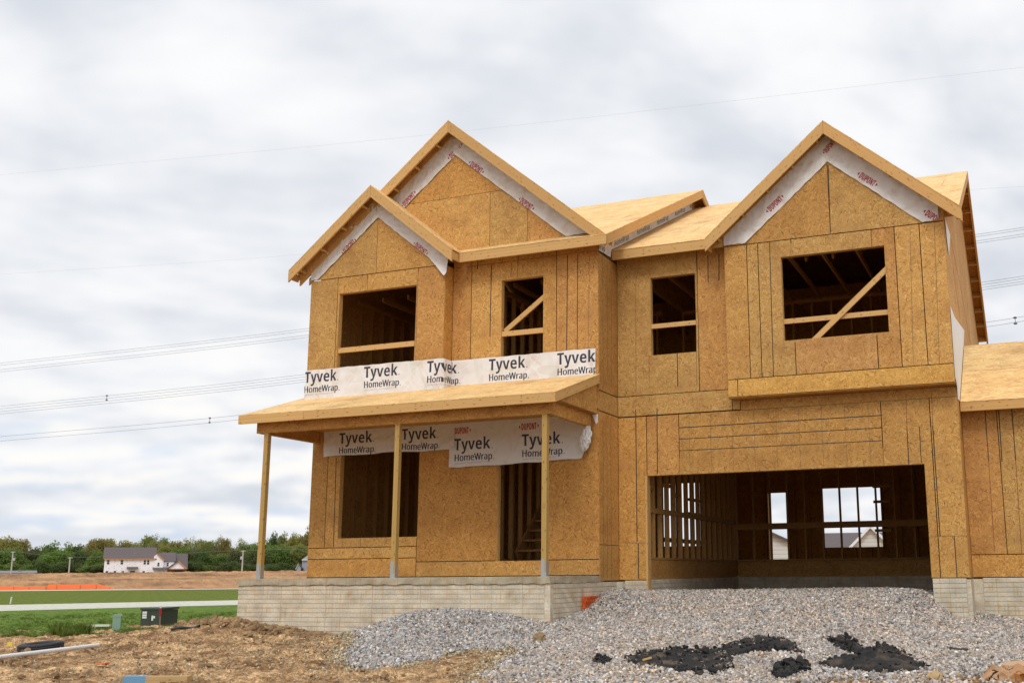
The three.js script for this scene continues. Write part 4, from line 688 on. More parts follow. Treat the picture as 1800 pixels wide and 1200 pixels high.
// burnt patches on the gravel
const burntInfo = { small: 'small black burnt patch on the gravel, leftmost of them', wide: 'wide black and brown burnt patch on the gravel at the left of the others', arc: 'curved black burnt streak on the gravel, nearest the garage', lump: 'black burnt lump on the gravel nearest the bottom of the picture', strip: 'short black burnt streak just behind the dark burnt heap', heap: 'dark burnt heap with a smooth sloping right end' };
M.char = std({ vertexColors: true, roughness: 0.92, color: 0xffffff }); M.coal = [0.007, 0.010, 0.016].map((v) => std({ color: lin(v * 1.05, v, v * 0.95), roughness: 0.8 }));
for (const k in burnt) {
  const P = burnt[k], cx = P.reduce((s, p) => s + p.x, 0) / P.length, cz = P.reduce((s, p) => s + p.z, 0) / P.length, cy = H(cx, cz), g = thing('burnt_patch', burntInfo[k], 'burnt debris', [cx, cy, cz]), r = rng(k.length * 77 + 5);
  const hh = { small: 0.02, wide: 0.02, arc: 0.03, lump: 0.06, strip: 0.03, heap: 0.09 }[k], N = 40, M2 = 9, p = [], col = [], ix = [];
  const edge = (t) => { const n = P.length, a = Math.floor(t * n) % n, b = (a + 1) % n, f = t * n - Math.floor(t * n); return [lerp(P[a].x, P[b].x, f), lerp(P[a].z, P[b].z, f)]; };
  for (let j = 0; j <= M2; j++) for (let i = 0; i < N * 2; i++) { const e = edge(i / (N * 2)), q = j / M2, jit = 1 + (0.22 * n2(e[0] * 5, e[1] * 5) + 0.12 * n2(e[0] * 14, e[1] * 14)) * q, x = lerp(cx, e[0], q * jit), z = lerp(cz, e[1], q * jit); const nn = n2(x * 6, z * 6), y = H(x, z) + 0.030 + hh * (1 - q * q) * (0.6 + 0.5 * nn) + 0.02 * (1 - q) * n2(x * 17, z * 17) - (j === M2 ? 0.08 : 0); p.push(x - cx, y - cy, z - cz); const br = sstep(0.15, 0.5, n2(x * 2.2 + 8, z * 2.2)) * (k === 'wide' ? 1 : k === 'heap' ? 0.55 : 0.3), kk = 0.6 + 0.7 * r(); col.push(lerp(0.012, 0.10, br) * kk, lerp(0.011, 0.07, br) * kk, lerp(0.0105, 0.045, br) * kk); }
  for (let j = 0; j < M2; j++) for (let i = 0; i < N * 2; i++) { const a = j * N * 2 + i, b = j * N * 2 + (i + 1) % (N * 2), c = a + N * 2, d = b + N * 2; ix.push(a, b, c, b, d, c); }
  const gm = new THREE.BufferGeometry(); gm.setAttribute('position', new THREE.Float32BufferAttribute(p, 3)); gm.setAttribute('color', new THREE.Float32BufferAttribute(col, 3)); gm.setIndex(ix); gm.computeVertexNormals(); part('ash_bed', gm, M.char, g);
  const n = { small: 40, wide: 280, arc: 190, lump: 130, strip: 110, heap: 160 }[k];
  const geos = [stoneGeo(1, 1, 0.3), stoneGeo(4, 1, 0.3), stoneGeo(8, 1, 0.3)];
  for (let i = 0, tries = 0; i < n && tries < 9000; tries++) { const e = edge(r()), q = Math.sqrt(r()) * 1.04, x = lerp(cx, e[0], q), z = lerp(cz, e[1], q), s = (0.009 + r() * r() * r() * 0.042) * (k === 'lump' ? 1.4 : 1); const m = part('charred_chunk', geos[i % 3], M.coal[Math.floor(r() * 3)], g); m.position.set(x - cx, H(x, z) - cy + hh * (1 - q * q) * 0.5 + s * 0.35 + 0.03, z - cz); m.rotation.set(r() * 6, r() * 6, r() * 6); m.scale.set(s * (1 + r()), s * 0.6, s); i++; }
}
// tyre
{
  const c = gnd(66, 1145), t = thing('old_tyre', 'old black tyre lying flat in the dirt behind the white pipe', 'tyre', [c.x - 0.06, c.y - 0.02, c.z - 0.1], 0.5); t.rotation.x = 0.05; t.rotation.z = 0.04;
  t.scale.set(0.93, 0.74, 0.93); const pr = []; const Ro = 0.335, Ri = 0.205, hw = 0.1; const prof = [[Ri, 0.03], [Ri + 0.03, 0.006], [Ro - 0.045, 0.0], [Ro - 0.012, 0.018]]; for (const q of prof) pr.push(q);
  for (let k = 0; k < 4; k++) { const y0 = 0.03 + k * 0.037; pr.push([Ro, y0], [Ro, y0 + 0.027], [Ro - 0.009, y0 + 0.028], [Ro - 0.009, y0 + 0.036]); }
  pr.push([Ro - 0.012, 0.182], [Ro - 0.045, 0.2], [Ri + 0.03, 0.194], [Ri, 0.17], [Ri + 0.02, 0.15], [Ri + 0.05, 0.1], [Ri + 0.02, 0.05], [Ri, 0.03]);
  part('tread', new THREE.LatheGeometry(pr.map((q) => new THREE.Vector2(q[0], q[1])), 64), std({ color: lin(0.028, 0.028, 0.03), roughness: 0.7 }), t);
}
// white pipe, half in the dirt
{
  const a = gnd(171, 1141), b = gnd(-30, 1170); a.y += 0.06; b.y += 0.085; const d = b.clone().sub(a), L = d.length(), t = thing('plastic_pipe', 'white plastic pipe lying on the dirt at the lower left', 'pipe', a.toArray());
  t.quaternion.setFromUnitVectors(V(0, 1, 0), d.normalize());
  part('pipe_wall', new THREE.LatheGeometry([[0.024, 0], [0.029, 0], [0.029, L], [0.024, L], [0.024, 0]].map((q) => new THREE.Vector2(...q)), 24), std({ color: lin(0.76, 0.76, 0.75), roughness: 0.4, side: THREE.DoubleSide }), t);
}
{ const c = gnd(15, 1138), t = thing('yellow_marker', 'small yellow marker in the dirt left of the tyre', 'marker', [c.x, c.y, c.z], 0.6); const f = new THREE.BoxGeometry(0.085, 0.075, 0.003, 6, 6, 1), p = f.attributes.position; for (let i = 0; i < p.count; i++) p.setXYZ(i, p.getX(i), p.getY(i) + 0.055, p.getZ(i) + 0.012 * Math.sin(p.getX(i) * 40)); f.computeVertexNormals(); part('flag', f, std({ color: lin(0.75, 0.56, 0.06), side: THREE.DoubleSide }), t); part('wire', new THREE.CylinderGeometry(0.002, 0.002, 0.12, 6).translate(-0.042, 0.03, 0), M.steel, t); }
{ // timber with a blue end
  const c = gnd(272, 1199), t = thing('timber_offcut', 'weathered timber with a blue painted end at the bottom edge', 'timber', [c.x, c.y - 0.005, c.z], 0.30);
  const bt = std({ map: lumberTex, color: lin(0.70, 0.74, 0.80) });
  t.scale.setScalar(0.86); part('board', bx(-0.1, -0.06, -0.07, 0.46, 0.085, 0.07), bt, t); part('painted_end', bx(-0.40, -0.061, -0.071, -0.1, 0.086, 0.071), std({ color: lin(0.13, 0.30, 0.46), roughness: 0.7 }), t);
}
{ const a = gnd(300, 1110), b = gnd(350, 1105), t = thing('black_hose', 'short black hose in the dirt beside the lawn', 'hose', a.toArray()); const d = b.clone().sub(a); part('hose', new THREE.TubeGeometry(new THREE.CatmullRomCurve3([V(0, 0.03, 0), d.clone().multiplyScalar(0.35).add(V(0, 0.05, 0.05)), d.clone().multiplyScalar(0.7).add(V(0, 0.02, -0.04)), d.clone().add(V(0, 0.05, 0))]), 24, 0.025, 8), std({ color: lin(0.03, 0.03, 0.03), roughness: 0.6 }), t); }
{ const c = gnd(1686, 1147), t = thing('black_pipe_stub', 'short black pipe lying on the gravel at the right', 'pipe', [c.x, c.y + 0.03, c.z], -0.35); t.rotation.z = -0.06; const m = std({ color: lin(0.02, 0.024, 0.026), roughness: 0.5 }); part('pipe_wall', new THREE.LatheGeometry([[0.018, 0], [0.026, 0], [0.026, 0.24], [0.018, 0.24]].map((q) => new THREE.Vector2(...q)), 18).rotateZ(Math.PI / 2).translate(0.12, 0, 0), m, t); part('coupling', new THREE.CylinderGeometry(0.032, 0.032, 0.06, 18).rotateZ(Math.PI / 2).translate(0.085, 0, 0), m, t); part('coupling', new THREE.CylinderGeometry(0.031, 0.031, 0.03, 18).rotateZ(Math.PI / 2).translate(-0.10, 0, 0), m, t); }
function rock(name, label, px, py, s, color, sq = [1, 0.8, 0.9], seed = 1) { const c = gnd(px, py); const t = tag(part(numbered(name), stoneGeo(seed, 3, 0.22), std({ color: lin(...color), roughness: 0.92 }), scene), label, 'rock'); t.position.set(c.x, c.y + s * sq[1] * 0.6, c.z); t.scale.set(s * sq[0], s * sq[1], s * sq[2]); t.rotation.y = seed; return t; }
rock('rock', 'round brown rock on the gravel below the porch corner', 948, 1128, 0.085, [0.26, 0.18, 0.095], [1, 0.95, 1], 2);
rock('rock', 'tan rock at the bottom edge left of the cardboard box', 1644, 1198, 0.08, [0.42, 0.29, 0.14], [1.2, 0.8, 1], 5);
{ // orange foam block against the porch side
  const t = thing('orange_block', 'rough orange block half buried in gravel against the porch side wall', 'block', [0.045, -0.43, 0.47]);
  const g = new THREE.BoxGeometry(0.07, 0.36, 0.66, 6, 24, 40), p = g.attributes.position; for (let i = 0; i < p.count; i++) { const x = p.getX(i), y = p.getY(i), z = p.getZ(i), n = 0.012 * n3(x * 20, y * 9, z * 9) + 0.008 * n3(x * 50, y * 30, z * 30); p.setXYZ(i, x + n, y + n, z + n); } g.computeVertexNormals();
  const cm = dataTex(256, 256, (x, y) => { const a = tn(x, y, 256, 256, 14), b = tn(x, y, 256, 256, 46, 2), k = 1 + 0.28 * b, d = a > 0.35 ? 0.55 : 1; return [206 * k * d, 92 * k * d, 38 * k * d]; }); part('block_body', g, std({ map: cm, roughness: 0.95 }), t);
}
{ // cardboard at the lower right
  const c = onY(1776, 1203, -1.02), t = thing('cardboard_box', 'torn brown cardboard box with black printed marks at the bottom right', 'box', [c.x, -1.12, c.z], -0.18);
  const tex = canvasTex(512, 512, (q) => { q.fillStyle = 'rgb(190,150,112)'; q.fillRect(0, 0, 512, 512); const r = rng(5); for (let i = 0; i < 200; i++) { q.fillStyle = `rgba(${150 + r() * 60 | 0},${115 + r() * 50 | 0},${80 + r() * 40 | 0},0.15)`; q.fillRect(r() * 512, r() * 512, 20 + r() * 120, 2 + r() * 6); }
    q.strokeStyle = 'rgb(28,22,20)'; q.lineWidth = 15; q.beginPath(); q.moveTo(112, 76); q.lineTo(160, 60); q.lineTo(106, 170); q.lineTo(186, 190); q.lineTo(176, 100); q.stroke(); q.beginPath(); q.arc(250, 90, 180, 2.75, 1.85, true); q.stroke();
    q.fillStyle = 'rgb(90,46,26)'; q.font = 'bold 40px sans-serif'; q.fillText('HOME', 214, 44); q.font = '22px sans-serif'; q.fillText('1234 56', 230, 84);
    q.lineWidth = 6; q.strokeStyle = 'rgb(80,60,44)'; q.beginPath(); q.arc(400, 130, 36, 0, 7); q.stroke(); q.beginPath(); q.moveTo(400, 106); q.lineTo(400, 152); q.stroke(); q.font = 'bold 34px sans-serif'; q.fillStyle = 'rgb(60,40,30)'; q.fillText('AC', 372, 220); q.fillText('1000', 360, 256); });
  tex.wrapS = tex.wrapT = THREE.ClampToEdgeWrapping;
  const card = std({ color: lin(0.48, 0.30, 0.17) }), print = std({ map: tex }), face = gridMesh(24, 24, (u, v) => [-0.24 + 0.5 * u - 0.05 * v + 0.008 * n2(u * 5, v * 5), 0.30 - 0.36 * v + 0.03 * n2(u * 4, 1) * (1 - v) - 0.10 * sstep(0.25, 0, u) * (1 - v), 0.14 + 0.03 * v + 0.012 * n2(u * 3, v * 3)]);
  part('printed_side', face, print, t);
  part('side_panel', [bx(-0.27, -0.08, -0.2, -0.262, 0.16, 0.125), bx(0.255, -0.08, -0.2, 0.263, 0.24, 0.13), bx(-0.27, -0.08, -0.212, 0.263, 0.22, -0.204)], card, t);
  part('flap', block(V(-0.05, 0.30, 0.12), V(0.24, 0.30, 0.12), V(0.20, 0.345, 0.02), V(-0.02, 0.33, 0.03), V(0, -0.004, 0)), card, t);
}
{ const c = onY(1796, 1206, -1.03), t = thing('orange_carton', 'small orange brown carton at the bottom right corner', 'carton', [c.x + 0.06, -1.03, c.z + 0.15], 0.3), m = std({ color: lin(0.50, 0.22, 0.055) }); part('carton_body', new THREE.BoxGeometry(0.2, 0.16, 0.2, 4, 4, 4).translate(0, 0.06, 0), m, t); part('flap', block(V(-0.1, 0.141, 0.1), V(0.1, 0.141, 0.1), V(0.12, 0.17, 0.17), V(-0.09, 0.16, 0.18), V(0, -0.004, 0)), m, t); }
{ const c = onY(1690, 1204, -1.03), t = thing('cardboard_sheet', 'curved orange brown cardboard scrap at the bottom edge, left of the printed box', 'cardboard', [c.x, -1.05, c.z], 0.1), m = std({ color: lin(0.48, 0.25, 0.085), side: THREE.DoubleSide }); part('sheet', gridMesh(20, 10, (u, v) => [-0.26 + 0.46 * u, 0.02 + 0.075 * Math.sin(Math.min(1, u * 1.35) * 1.9) * (1 - v * 0.2) , 0.18 - 0.36 * v]), m, t); part('fold', bx(0.12, -0.02, 0.14, 0.124, 0.09, 0.2), m, t); }
for (const [px, py, w] of [[1138, 1167, 0.11], [880, 1163, 0.07]]) { const c = gnd(px, py), t = tag(part(numbered('wood_scrap'), bx(-w / 2, 0, -0.012, w / 2, 0.02, 0.012), M.lumber[1], scene), px > 1000 ? 'small pale wood scrap in the wide burnt patch' : 'small pale wood scrap on the bare dirt beside the gravel', 'wood scrap'); t.position.set(c.x, c.y + 0.05, c.z); t.rotation.y = 0.4; t.rotation.z = 0.25; }
{ const c = gnd(178, 1172), t = tag(part(numbered('orange_fragment'), gridMesh(8, 8, (u, v) => [u * 0.16 - 0.08, 0.02 + 0.02 * n2(u * 4, v * 4), v * 0.12 - 0.06]), std({ color: lin(0.52, 0.15, 0.05), side: THREE.DoubleSide }), scene), 'faded orange scrap pressed into the dirt below the white pipe', 'scrap'); t.position.copy(c); t.position.y += 0.02; }

// ---------------------------------------------------------------- lawn, street, field and bank behind
const RIGHT = V(Math.cos(YAW), 0, -Math.sin(YAW)), FWD = V(-Math.sin(YAW), 0, -Math.cos(YAW));
const bg = (px, y, d) => { const k = (px - PPX) / FOC * Math.cos(PITCH) ; return V(CAM.x + RIGHT.x * k * d + FWD.x * d, y, CAM.z + RIGHT.z * k * d + FWD.z * d); }; // a bearing, a height and a distance ahead
const sheet = (edges, y, nu = 60) => { // edges: distance as a function of bearing, from near to far
  const p = [], u = [], ix = [], a0 = -900, a1 = 640;
  for (let j = 0; j < edges.length; j++) for (let i = 0; i <= nu; i++) { const px = lerp(a0, a1, i / nu), e = edges[j], q = bg(px, 0, e(px)), yy = typeof y === 'function' ? y(j, q.x, q.z, px) : y; p.push(q.x, yy, q.z); u.push(q.x / 4, q.z / 4); }
  for (let j = 0; j < edges.length - 1; j++) for (let i = 0; i < nu; i++) { const a = j * (nu + 1) + i, b = a + 1, c = a + nu + 1, d = c + 1; ix.push(a, b, c, b, d, c); }
  const g = new THREE.BufferGeometry(); g.setAttribute('position', new THREE.Float32BufferAttribute(p, 3)); g.setAttribute('uv', new THREE.Float32BufferAttribute(u, 2)); g.setIndex(ix); g.computeVertexNormals(); return g;
};
const ln = (a, b) => (px) => lerp(a, b, px / 415);
const grassT = (r, g, b, s) => dataTex(512, 512, (x, y) => { const n = tn(x, y, 512, 512, 12, s), m = tn(x, y, 512, 512, 70, s + 1), f = tn(x, y, 512, 512, 210, s + 2), k = 1 + 0.16 * n + 0.16 * m + 0.2 * f, br = sstep(0.3, 0.8, n + 0.4 * m); return [lerp(r, r * 1.35, br) * k, lerp(g, g * 1.02, br) * k, lerp(b, b * 1.1, br) * k]; });
const lawnEdge = (px) => 24.2 + 0.35 * n2(px * 0.02, 1) + 0.25 * n2(px * 0.09, 3) + clamp(px - 250, 0, 200) * 0.008;
struct('lawn', sheet([lawnEdge, (px) => 28, (px) => 33, ln(42.3, 48)], FAR_Y + 0.03, 160), matte({ map: grassT(86, 114, 44, 3) }));
struct('road', sheet([ln(42.3, 48), ln(52, 57.5)], FAR_Y + 0.036), std({ map: rep(concTex.clone(), 4 / 3, 4 / 3), color: lin(0.80, 0.90, 1.0), roughness: 0.9 }));
struct('verge', sheet([ln(52, 57.5), (px) => 75, ln(109, 107)], FAR_Y + 0.04), matte({ map: grassT(90, 106, 38, 9) }));
struct('pavement', sheet([ln(109, 107), ln(117, 113)], FAR_Y + 0.05), std({ color: lin(0.58, 0.52, 0.44), roughness: 0.95 }));
{
  const prof = [[0, -1.10], [4, -1.0], [10, -0.92], [18, -0.55], [26, -0.05], [32, 0.12], [36, 0.20], [38.5, 0.55], [41, 0.86], [46, 0.84], [60, 0.7], [120, 0.6], [420, 0.6]].flatMap((q, i, a) => (i < 9 ? [q, [(q[0] + a[i + 1][0]) / 2, (q[1] + a[i + 1][1]) / 2]] : [q]));
  const g = sheet(prof.map((q) => (px) => ln(117, 113)(px) + q[0]), (j, x, z) => prof[j][1] + (j > 1 && j < 19 ? 0.13 * fbm2(x * 0.35, z * 0.35, 4) + 0.06 * n2(x * 1.7, z * 1.7) : 0), 420);
  const t = dataTex(512, 512, (x, y) => { const n = tn(x, y, 512, 512, 10, 1), m = tn(x, y, 512, 512, 60, 2), f = tn(x, y, 512, 512, 160, 3), k = 1 + 0.16 * n + 0.14 * m + 0.12 * f; return [176 * k, 138 * k, 102 * k]; });
  { const P = g.attributes.position, col = []; for (let i = 0; i < P.count; i++) { const x = P.getX(i), z = P.getZ(i), a = fbm2(x * 0.06, z * 0.10, 4), b = fbm2(x * 0.4, z * 0.4, 3), k = clamp(0.82 + 0.55 * a + 0.35 * b, 0.4, 1.2); col.push(k, k * 0.97, k * 0.93); } g.setAttribute('color', new THREE.Float32BufferAttribute(col, 3)); }
  struct('dirt_field', g, matte({ map: t, vertexColors: true }));
}
{ // grass blades along the near edge of the lawn
  const r = rng(211), bl = []; for (let k = 0; k < 5; k++) { const a = k * 1.3, h = 0.7 + 0.3 * r(), x = Math.cos(a) * 0.12, z = Math.sin(a) * 0.12; const g = new THREE.BufferGeometry(); g.setAttribute('position', new THREE.Float32BufferAttribute([x - 0.05, 0, z, x + 0.05, 0, z + 0.03, x * 4, h, z * 4], 3)); g.setAttribute('uv', new THREE.Float32BufferAttribute([0, 0, 1, 0, 0.5, 1], 2)); g.computeVertexNormals(); bl.push(g); }
  const spots = []; for (let i = 0; i < 16000; i++) { const px = -300 + r() * 760, q = r(), d = lawnEdge(px) - 0.25 + q * q * 14, c = n2(px * 0.013, d * 0.35); spots.push([bg(px, 0, d), (0.028 + 0.045 * r()) * (c > 0.35 ? 1.8 : 1) * (px > 95 && px < 160 && d < 26.5 ? 2.6 : 1), r()]); }
  const m = new THREE.InstancedMesh(mergeGeometries(bl), matte({ color: 0xffffff, side: THREE.DoubleSide }), spots.length), c = new THREE.Color();
  spots.forEach(([p, s, k], i) => { dummy.position.set(p.x, FAR_Y + 0.02, p.z); dummy.rotation.set(0, k * 40, 0); dummy.scale.set(s, s, s); dummy.updateMatrix(); m.setMatrixAt(i, dummy.matrix); const q = 0.7 + 0.6 * ((k * 17) % 1); c.setRGB(0.115 * q, 0.155 * q, 0.032 * q); m.setColorAt(i, c); });
  m.name = 'grass'; m.userData.kind = 'stuff'; m.userData.label = 'rough green grass along the edge of the bare dirt'; m.userData.category = 'grass'; scene.add(m);
}
{ // green transformer cabinet
  const d = 28.2, b = bg(281, FAR_Y + 0.03, d), t = thing('transformer_box', 'dark green utility transformer box with white stickers on the lawn', 'transformer', b.toArray(), YAW - 0.34), s = d / FOC;
  const green = std({ color: lin(0.035, 0.048, 0.032), roughness: 0.55 }), wh = std({ color: lin(0.7, 0.7, 0.68) }), w = 0.33, h = 0.49;
  t.scale.setScalar(0.94); part('concrete_pad', bx(-0.62, -0.06, -0.52, 0.62, 0.012, 0.52), M.slab, t);
  part('cabinet', block(V(-w, 0.44, w), V(w, 0.44, w), V(w, 0.44, -w), V(-w, 0.44, -w), V(0, -0.427, 0)), green, t);
  part('lid', block(V(-w - 0.02, h + 0.015, -w - 0.02), V(w + 0.02, h + 0.015, -w - 0.02), V(w + 0.02, h, w + 0.02), V(-w - 0.02, h, w + 0.02), V(0, -0.05, 0)), green, t);
  part('door_seam', bx(-0.006, 0.03, w, 0.006, 0.42, w + 0.004), M.line, t);
  for (const [x0, y0, x1, y1] of [[-0.24, 0.34, -0.09, 0.40], [-0.24, 0.27, -0.09, 0.325], [-0.24, 0.215, -0.09, 0.26]]) part('sticker', bx(x0 - 0.04, y0, w + 0.001, x1 - 0.04, y1, w + 0.005), wh, t);
  part('sticker', bx(0.04, 0.16, w + 0.001, 0.10, 0.29, w + 0.005), wh, t); part('sticker', bx(0.105, 0.22, w + 0.001, 0.16, 0.28, w + 0.005), wh, t);
  const k = bg(283, FAR_Y + 0.03, d - 0.62), st = thing('marker_stake', 'wooden stake with a red top in front of the transformer box', 'stake', k.toArray(), YAW); st.rotation.z = 0.03;
  part('stake', bx(-0.016, 0, -0.01, 0.016, 0.28, 0.01), std({ color: lin(0.2, 0.15, 0.11) }), st); part('red_ribbon', bx(-0.03, 0.27, -0.016, 0.03, 0.47, 0.016), std({ color: lin(0.30, 0.02, 0.03) }), st); part('tip', bx(-0.022, 0.471, -0.01, 0.022, 0.52, 0.01), wh, st);
  const pd = bg(208, FAR_Y, 26.2), pe = thing('utility_pedestal', 'pale green telecom pedestal standing on the lawn edge', 'pedestal', pd.toArray(), YAW + 0.2), pg2 = std({ color: lin(0.24, 0.36, 0.27), roughness: 0.5 });
  part('casing', extrude([[-0.09, 0], [0.09, 0], [0.09, 0.36], [0.07, 0.395], [-0.07, 0.395], [-0.09, 0.36]], 0.13).translate(0, 0, -0.065), pg2, pe); part('cap', extrude([[-0.098, 0.33], [0.098, 0.33], [0.098, 0.37], [0.074, 0.405], [-0.074, 0.405], [-0.098, 0.37]], 0.142).translate(0, 0, -0.071), pg2, pe);
  const pl = bg(175, FAR_Y + 0.05, 27), plank = tag(part(numbered('white_plank'), bx(-0.3, 0.03, -0.04, 0.3, 0.08, 0.04), wh, scene), 'white plank lying in the grass beside the pale green pedestal', 'plank'); plank.position.copy(pl); plank.rotation.y = YAW;
  for (const [px, dd, hh, lb] of [[18, 54, 0.38, 'thin white stake on the verge beside the road'], [205, 121, 0.62, 'thin wooden stake on the dirt right of the orange fence'], [30, 122, 0.6, 'thin wooden stake behind the left end of the orange fence']]) { const q = bg(px, FAR_Y, dd); const s2 = tag(part(numbered('survey_stake'), bx(-0.03, 0, -0.02, 0.03, hh, 0.02), dd < 60 ? wh : std({ color: lin(0.5, 0.42, 0.32) }), scene), lb, 'stake'); s2.position.copy(q); s2.rotation.z = -0.12; }
}
{ // orange fence: a sagging run of panels with stakes, then the length that has fallen over
  const f = std({ color: lin(0.82, 0.13, 0.02), roughness: 0.7, side: THREE.DoubleSide }), d = 119, t = thing('orange_fence', 'low orange plastic fence sagging along the far dirt', 'fence', bg(-120, FAR_Y, d).toArray());
  const o = t.position, run = [[-260, 0.42], [-60, 0.42], [21, 0.40], [48, 0.37], [78, 0.36], [79, 0.52], [96, 0.56], [138, 0.54], [166, 0.55], [190, 0.18], [206, 0.05]];
  for (let i = 0; i < run.length - 1; i++) { const a = bg(run[i][0], 0, d + (run[i][0] < 79 ? 0 : -2)).sub(o), b = bg(run[i + 1][0], 0, d + (run[i + 1][0] < 79 ? 0 : -2)).sub(o); part('fence_panel', gridMesh(8, 2, (u, v) => { const h = lerp(run[i][1], run[i + 1][1], u) - 0.05 * Math.sin(u * Math.PI), l = (1 - v) * 0.3; return [lerp(a.x, b.x, u) + FWD.x * l, -o.y + FAR_Y + 0.08 + h * (1 - v) + 0.02 * n2(u * 5, i), lerp(a.z, b.z, u) + FWD.z * l]; }), f, t); part('fence_stake', bar(V(b.x, -0.1, b.z), V(b.x - 0.05, run[i + 1][1] + 0.05, b.z), 0.05, 0.05, V(1, 0, 0)), M.stud, t); }
  const q = bg(300, FAR_Y, 121), t2 = thing('fallen_fence', 'thin strip of orange fence fallen flat at the edge of the dirt', 'fence', q.toArray());
  part('fence_panel', gridMesh(60, 2, (u, v) => { const a = bg(lerp(212, 440, u), 0, 119.5 + 1.2 * n2(u * 9, 2)).sub(q); return [a.x + FWD.x * v * 1.3, 0.10 + 0.07 * n2(u * 40, v) + (v === 0 ? 0.02 : 0.10), a.z + FWD.z * v * 1.3]; }), std({ color: lin(0.55, 0.16, 0.06), side: THREE.DoubleSide }), t2);
}
// ---- far houses, poles, trees
const houseW = (name, label, px, d, base = 0.6) => { const p = bg(px, base, d), t = thing(name, label, 'house', p.toArray(), YAW + Math.atan((PPX - px) / FOC)); t.userData.m = d / FOC / Math.cos(0); return t; };
const far = (t, px0, d) => ({ x: (px) => (px - px0) * Math.cos(PITCH) / FOC * d * Math.cos(Math.atan((PPX - px0) / FOC)), y: (px, py) => { const r = ray(px, py), h = Math.hypot(1, 0), k = r.x * FWD.x + r.z * FWD.z; return CAM.y + r.y / k * d - t.position.y; } });
function gablePrism(x0, x1, y0, y1, z0, z1, ov = 0.3) { return [block(V(x0 - ov, y0, z0 + ov), V(x1 + ov, y0, z0 + ov), V(x1 + ov, y1, (z0 + z1) / 2), V(x0 - ov, y1, (z0 + z1) / 2), V(0, -0.15, 0)), block(V(x0 - ov, y0, z1 - ov), V(x1 + ov, y0, z1 - ov), V(x1 + ov, y1, (z0 + z1) / 2), V(x0 - ov, y1, (z0 + z1) / 2), V(0, -0.15, 0))]; }
const shingle = dataTex(256, 256, (x, y) => { const v = 1 + 0.12 * tn(x, y, 256, 256, 60) + (y % 16 < 2 ? -0.12 : 0); return [98 * v, 88 * v, 88 * v]; });
const M2 = { roof: std({ map: shingle, roughness: 0.95 }), wrap: std({ roughness: 0.7, map: dataTex(512, 256, (x, y) => { const r = (Math.floor(x / 26) * 37 + Math.floor(y / 20) * 91) % 5, in0 = x % 26 > 6 && x % 26 < 18 && y % 20 > 7 && y % 20 < 11; return r < 2 && in0 ? [150, 152, 165] : [238, 238, 240]; }) }), trim: std({ color: lin(0.45, 0.24, 0.12) }), glass: std({ color: lin(0.02, 0.022, 0.028), roughness: 0.1 }), white: std({ color: lin(0.75, 0.75, 0.75) }), brick: std({ color: lin(0.34, 0.17, 0.10) }), grey: std({ color: lin(0.30, 0.34, 0.40) }), sid: std({ roughness: 0.8, map: dataTex(64, 256, (x, y) => { const k = y % 32 < 3 ? 0.75 : 1; return [206 * k, 204 * k, 198 * k]; }) }) };
M2.wrap.map.repeat.set(0.09, 0.16); M2.roof.map.repeat.set(0.25, 0.25); M2.sid.map.repeat.set(1, 0.7);
function win(t, f, x0, x1, y0, y1, z) { const X0 = f.x(x0), X1 = f.x(x1), Y1 = f.y(x0, y0), Y0 = f.y(x0, y1), g = part('window', bx(X0, Y0, z, X1, Y1, z + 0.05), M2.white, t); const w = (X1 - X0), h = (Y1 - Y0); part('pane', bx(X0 + w * 0.1, Y0 + h * 0.06, z + 0.051, X1 - w * 0.1, Y0 + h * 0.48, z + 0.07), M2.glass, g); part('pane', bx(X0 + w * 0.1, Y0 + h * 0.54, z + 0.051, X1 - w * 0.1, Y1 - h * 0.06, z + 0.07), M2.glass, g); }
